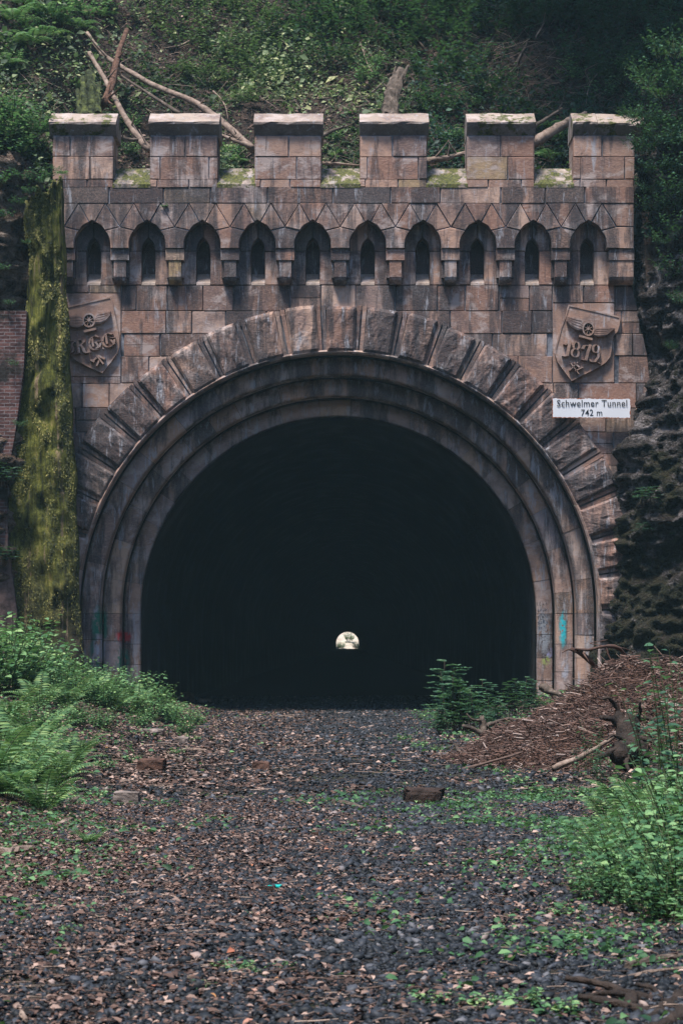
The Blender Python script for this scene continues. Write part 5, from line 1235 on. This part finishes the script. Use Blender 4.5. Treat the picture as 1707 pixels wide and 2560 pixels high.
for k, (pts, r, mt, lb_) in enumerate((
    ([(1012, 1832), (1050, 1842), (1112, 1846)], .016, 'palebark', 'pale split stick lying beside the large dark stone'),
    ([(765, 1842), (800, 1848), (835, 1858)], .028, 'bark', 'dark curved bark piece lying in the middle of the path'),
    ([(1405, 2195), (1440, 2202), (1478, 2208)], .011, 'palebark', 'bright straight stick near the lower right bushes'),
    ([(1425, 2250), (1500, 2232), (1570, 2225)], .012, 'palebark', 'reddish stick crossing the lower right edge'),
    ([(1440, 2222), (1500, 2205), (1575, 2196)], .02, 'bark', 'thick dark stick at the right edge low down'),
    ([(0, 1960), (40, 1955), (75, 1948)], .035, 'palebark', 'weathered split log at the left edge'),
    ([(195, 2150), (192, 2180), (178, 2200)], .008, 'palebark', 'short bent pale stick in the lower left leaf litter'),
    ([(195, 2122), (250, 2135), (310, 2140)], .006, 'twig', 'long thin twig in the lower left leaf litter'),
    ([(30, 2270), (90, 2268), (150, 2264)], .011, 'bark', 'upper straight dark stick in the bottom left corner'),
    ([(-10, 2290), (60, 2292), (140, 2294)], .009, 'bark', 'lower straight dark stick in the bottom left corner'),
    ([(38, 2312), (48, 2330), (60, 2345)], .016, 'palebark', 'short thick stub of wood in the bottom left corner'),
    ([(385, 2225), (440, 2215), (520, 2198)], .008, 'twig', 'slender twig on the gravel left of the bottom weeds'),
    ([(130, 1900), (150, 1890), (180, 1878)], .03, 'palebark', 'stubby pale log below the left ferns'),
    ([(165, 1845), (185, 1828), (200, 1822)], .028, 'bark', 'brown log end poking out of the left ferns'),
    ([(672, 2350), (678, 2330), (676, 2318)], .007, 'palebark', 'tiny upright pale splinter at the bottom edge'),
    ([(640, 1648), (660, 1646), (676, 1650)], .03, 'palebark', 'flat pale wood piece on the gravel at the tunnel mouth'),
    ([(390, 1730), (440, 1722), (475, 1724)], .03, 'palebark', 'pale stick lying among stones left of the path'),
    ([(385, 1735), (440, 1755), (500, 1728)], .02, 'bark', 'dark bent stick below the pale one left of the path'),
    ([(60, 2075), (120, 2070), (200, 2085)], .008, 'twig', 'long straight twig on the left litter'),
    ([(1230, 2095), (1290, 2080), (1330, 2070)], .008, 'twig', 'thin stick on the ground before the right bushes'),)):
    q = []
    for i, (x, y) in enumerate(pts):
        Yq = 1.5 * F / (y - HY); 
        for _ in range(4): Yq = (1.5 - gz(DX(x, Yq), Yq) - r * .9) * F / (y - HY)
        q.append((DX(x, Yq), Yq, DZ(y, Yq)))
    mb = MB(); tube(mb, q, [r, r * .95, r * .6], 7, .25, k, .2 + .15 * (k % 5)); tag(mb.build('fallen_stick', M[mt]), lb_, 'stick', 'sticks lying on the ground')
def boulder(name, x, y, w, h, mat, label, cat='stone', seed=0, dp=.7):
    """stone seen with its base at picture x,y ; w,h in picture units"""
    Yq = 1.5 * F / (y - HY)
    for _ in range(5): Yq = (1.5 - gz(DX(x, Yq), Yq)) * F / (y - HY)
    sw = w * Yq / F / 2; sh = h * Yq / F; r = np.random.default_rng(seed)
    import bmesh
    bm = bmesh.new(); bmesh.ops.create_cube(bm, size=2); bmesh.ops.subdivide_edges(bm, edges=bm.edges[:], cuts=5, use_grid_fill=True)
    for v in bm.verts:
        c = np.array(v.co); c = c * .75 + .25 * unit(c) * 1.2
        nn = float(fbm(c[0] * 1.2 + seed * 5, c[1] * 1.2 + c[2], seed, 3)); c = c * (1 + .55 * nn)
        c[0] += .25 * c[2] * r.uniform(-.2, 1) * .5
        v.co = (c[0] * sw, c[1] * sw * dp, c[2] * sh * .55 + sh * .38)
    me = bpy.data.meshes.new(name); bm.to_mesh(me); bm.free()
    o = link(name, me, mat); o.location = (DX(x, Yq), Yq, gz(DX(x, Yq), Yq)); return tag(o, label, cat)
boulder('dark_stone', 972, 1847, 84, 38, M['darkrock'], 'large dark brown block of stone on the right side of the path', seed=1, dp=.55)
boulder('red_stone', 600, 1768, 38, 19, M['redrock'], 'small reddish brown stone in the middle of the path', seed=2)
boulder('red_stone', 347, 1772, 60, 30, M['redrock'], 'reddish brown stone block below the left bushes', seed=3)
boulder('pale_stone', 290, 1850, 62, 34, M['palerock'], 'angular pale stone on the left litter bank', seed=4)
boulder('pale_stone', 150, 1700, 36, 34, M['palerock'], 'grey pale stone among the upper left ferns', seed=5)
boulder('pale_stone', 420, 1712, 26, 20, M['palerock'], 'small grey stone beside the pale stick left of the path', seed=6)
boulder('pale_stone', 352, 1690, 50, 16, M['palerock'], 'flat mossy stone in the left green undergrowth', seed=7)
boulder('red_stone', 430, 1612, 34, 24, M['redrock'], 'dark stone at the left jamb of the tunnel mouth', seed=8)
boulder('pale_stone', 470, 1615, 30, 10, M['palerock'], 'flat light stone just inside the tunnel mouth at left', seed=9)
boulder('red_stone', 785, 2124, 22, 18, M['redrock'], 'little purple brown stone on the gravel below the turquoise scrap', seed=10)
boulder('red_stone', 722, 1925, 16, 14, M['redrock'], 'little rounded reddish stone in mid path', seed=11)
boulder('dark_stone', 610, 2052, 32, 16, M['darkrock'], 'small dark stone touching the turquoise scrap', seed=12)
boulder('grey_stone', 900, 2242, 26, 12, M['gravel'], 'dark grey pebble low on the right half of the path', seed=13)
boulder('plastic_scrap', 629, 2046, 30, 13, M['teal'], 'bright turquoise scrap of plastic on the gravel', 'litter', seed=14)

# ------------------------------------------------------------------ trees above the frame (forest roof)
def tree(x, y, z, h, cr, seed, label, lean=(0, 0)):
    r = np.random.default_rng(seed); root = empty('tree', (x, y, z)); bpy.context.view_layer.update(); mb = MB()
    tube(mb, [(x, y, z - .5), (x + lean[0] * .35, y + lean[1] * .35, z + h * .5), (x + lean[0], y + lean[1], z + h)], [.35, .24, .08], 8, .1, seed)
    for k in range(7):
        a = r.uniform(0, 6.28); u = r.uniform(.45, .9); mb_ = np.array([x + lean[0] * u, y + lean[1] * u, z + h * u]); tp = mb_ + np.array([np.cos(a), np.sin(a), .5]) * cr * .8
        tube(mb, [mb_, (mb_ + tp) / 2 + [0, 0, .2], tp], [.1, .06, .02], 5, .1, k)
    mb.build('trunk', M['bark'], root)
    n = 5200; c = r.normal(0, 1, (n // 40, 3)); c = unit(c) * (r.uniform(.2, 1, (len(c), 1)) ** .4) * np.array([cr, cr, cr * .65])
    Pp = np.repeat(c, 40, 0) + r.normal(0, .5, (len(c) * 40, 3)) + np.array([x + lean[0], y + lean[1], z + h * .85]); n = len(Pp)
    D, N = randrot(n, .3)
    scatter('crown', DIA_V, DIA_F, frames(D, N, .30 * r.lognormal(0, .3, n), 1.2), Pp, r.beta(2, 2, n), M['leaf_dark'], root)
    tag(root, label, 'tree', 'trees on the hill above the tunnel')
for i, (x, y, h, cr, lx, ly) in enumerate(((9.6, 46.5, 12, 4.2, -3.6, -1.2), (9, 50, 11, 4.2, -2, -3), (7.5, 54, 9, 4.2, -3, -5), (2.5, 55.5, 8, 3.4, -.5, -4), (13, 44.5, 12, 4.2, -3, -1.5), (6, 60, 9, 4, 0, -3))):
    tree(x, y, hz(x, y), h, cr, 90 + i, 'leafy forest tree shading the right of the hillside', (lx, ly))

# ------------------------------------------------------------------ thin haze added to lift the blacks towards teal
m = bpy.data.materials.new('black_lift_haze'); m.use_nodes = True; nt = m.node_tree; nt.nodes.remove(nt.nodes['Principled BSDF'])
pv = nt.nodes.new('ShaderNodeVolumePrincipled'); pv.inputs['Color'].default_value = (.5, .84, 1.0, 1); pv.inputs['Density'].default_value = .00053; pv.inputs['Anisotropy'].default_value = 0
nt.links.new(pv.outputs[0], nt.nodes['Material Output'].inputs['Volume'])
mb = MB(); box(mb, -46, 46, -30, 900, -1.4, 62); hz_o = mb.build('haze', m); tag(hz_o, kind='stuff')

# ------------------------------------------------------------------ tell look-alikes apart by their place in the row
bpy.context.view_layer.update()
from collections import defaultdict
gr_ = defaultdict(list)
for o in COL.objects:
    if o.parent is None and 'label' in o: gr_[o['label']].append(o)
ORD = ['leftmost', 'second', 'third', 'fourth', 'fifth', 'sixth', 'seventh', 'eighth', 'ninth', 'tenth', 'eleventh', 'twelfth']
def ordn(i, n): return 'leftmost' if i == 0 else ('rightmost' if i == n - 1 else ORD[i] + ' from left')
def scr(o):
    p = o.matrix_world.translation
    if o.type == 'MESH' and p.length < .01:
        c = [o.matrix_world @ Vector(b) for b in o.bound_box]; p = sum(c, Vector()) / 8
    return (p.x / p.y, (p.z - 1.5) / p.y, p.y)
for lab, os_ in gr_.items():
    if len(os_) < 2: continue
    n = len(os_); rows = 1 if n <= 6 else (2 if n <= 14 else 3)
    os_ = sorted(os_, key=lambda o: scr(o)[1])
    cut = [os_[k * n // rows:(k + 1) * n // rows] for k in range(rows)]
    nm = {1: [''], 2: ['lower row', 'upper row'], 3: ['lowest row', 'middle row', 'top row']}[rows]
    for q, r_ in enumerate(cut):
        r_.sort(key=lambda o: scr(o)[0])
        for i, o in enumerate(r_):
            short = lab
            o['label'] = short + ', ' + ordn(i, len(r_)) + (' in ' + nm[q] if nm[q] else '')
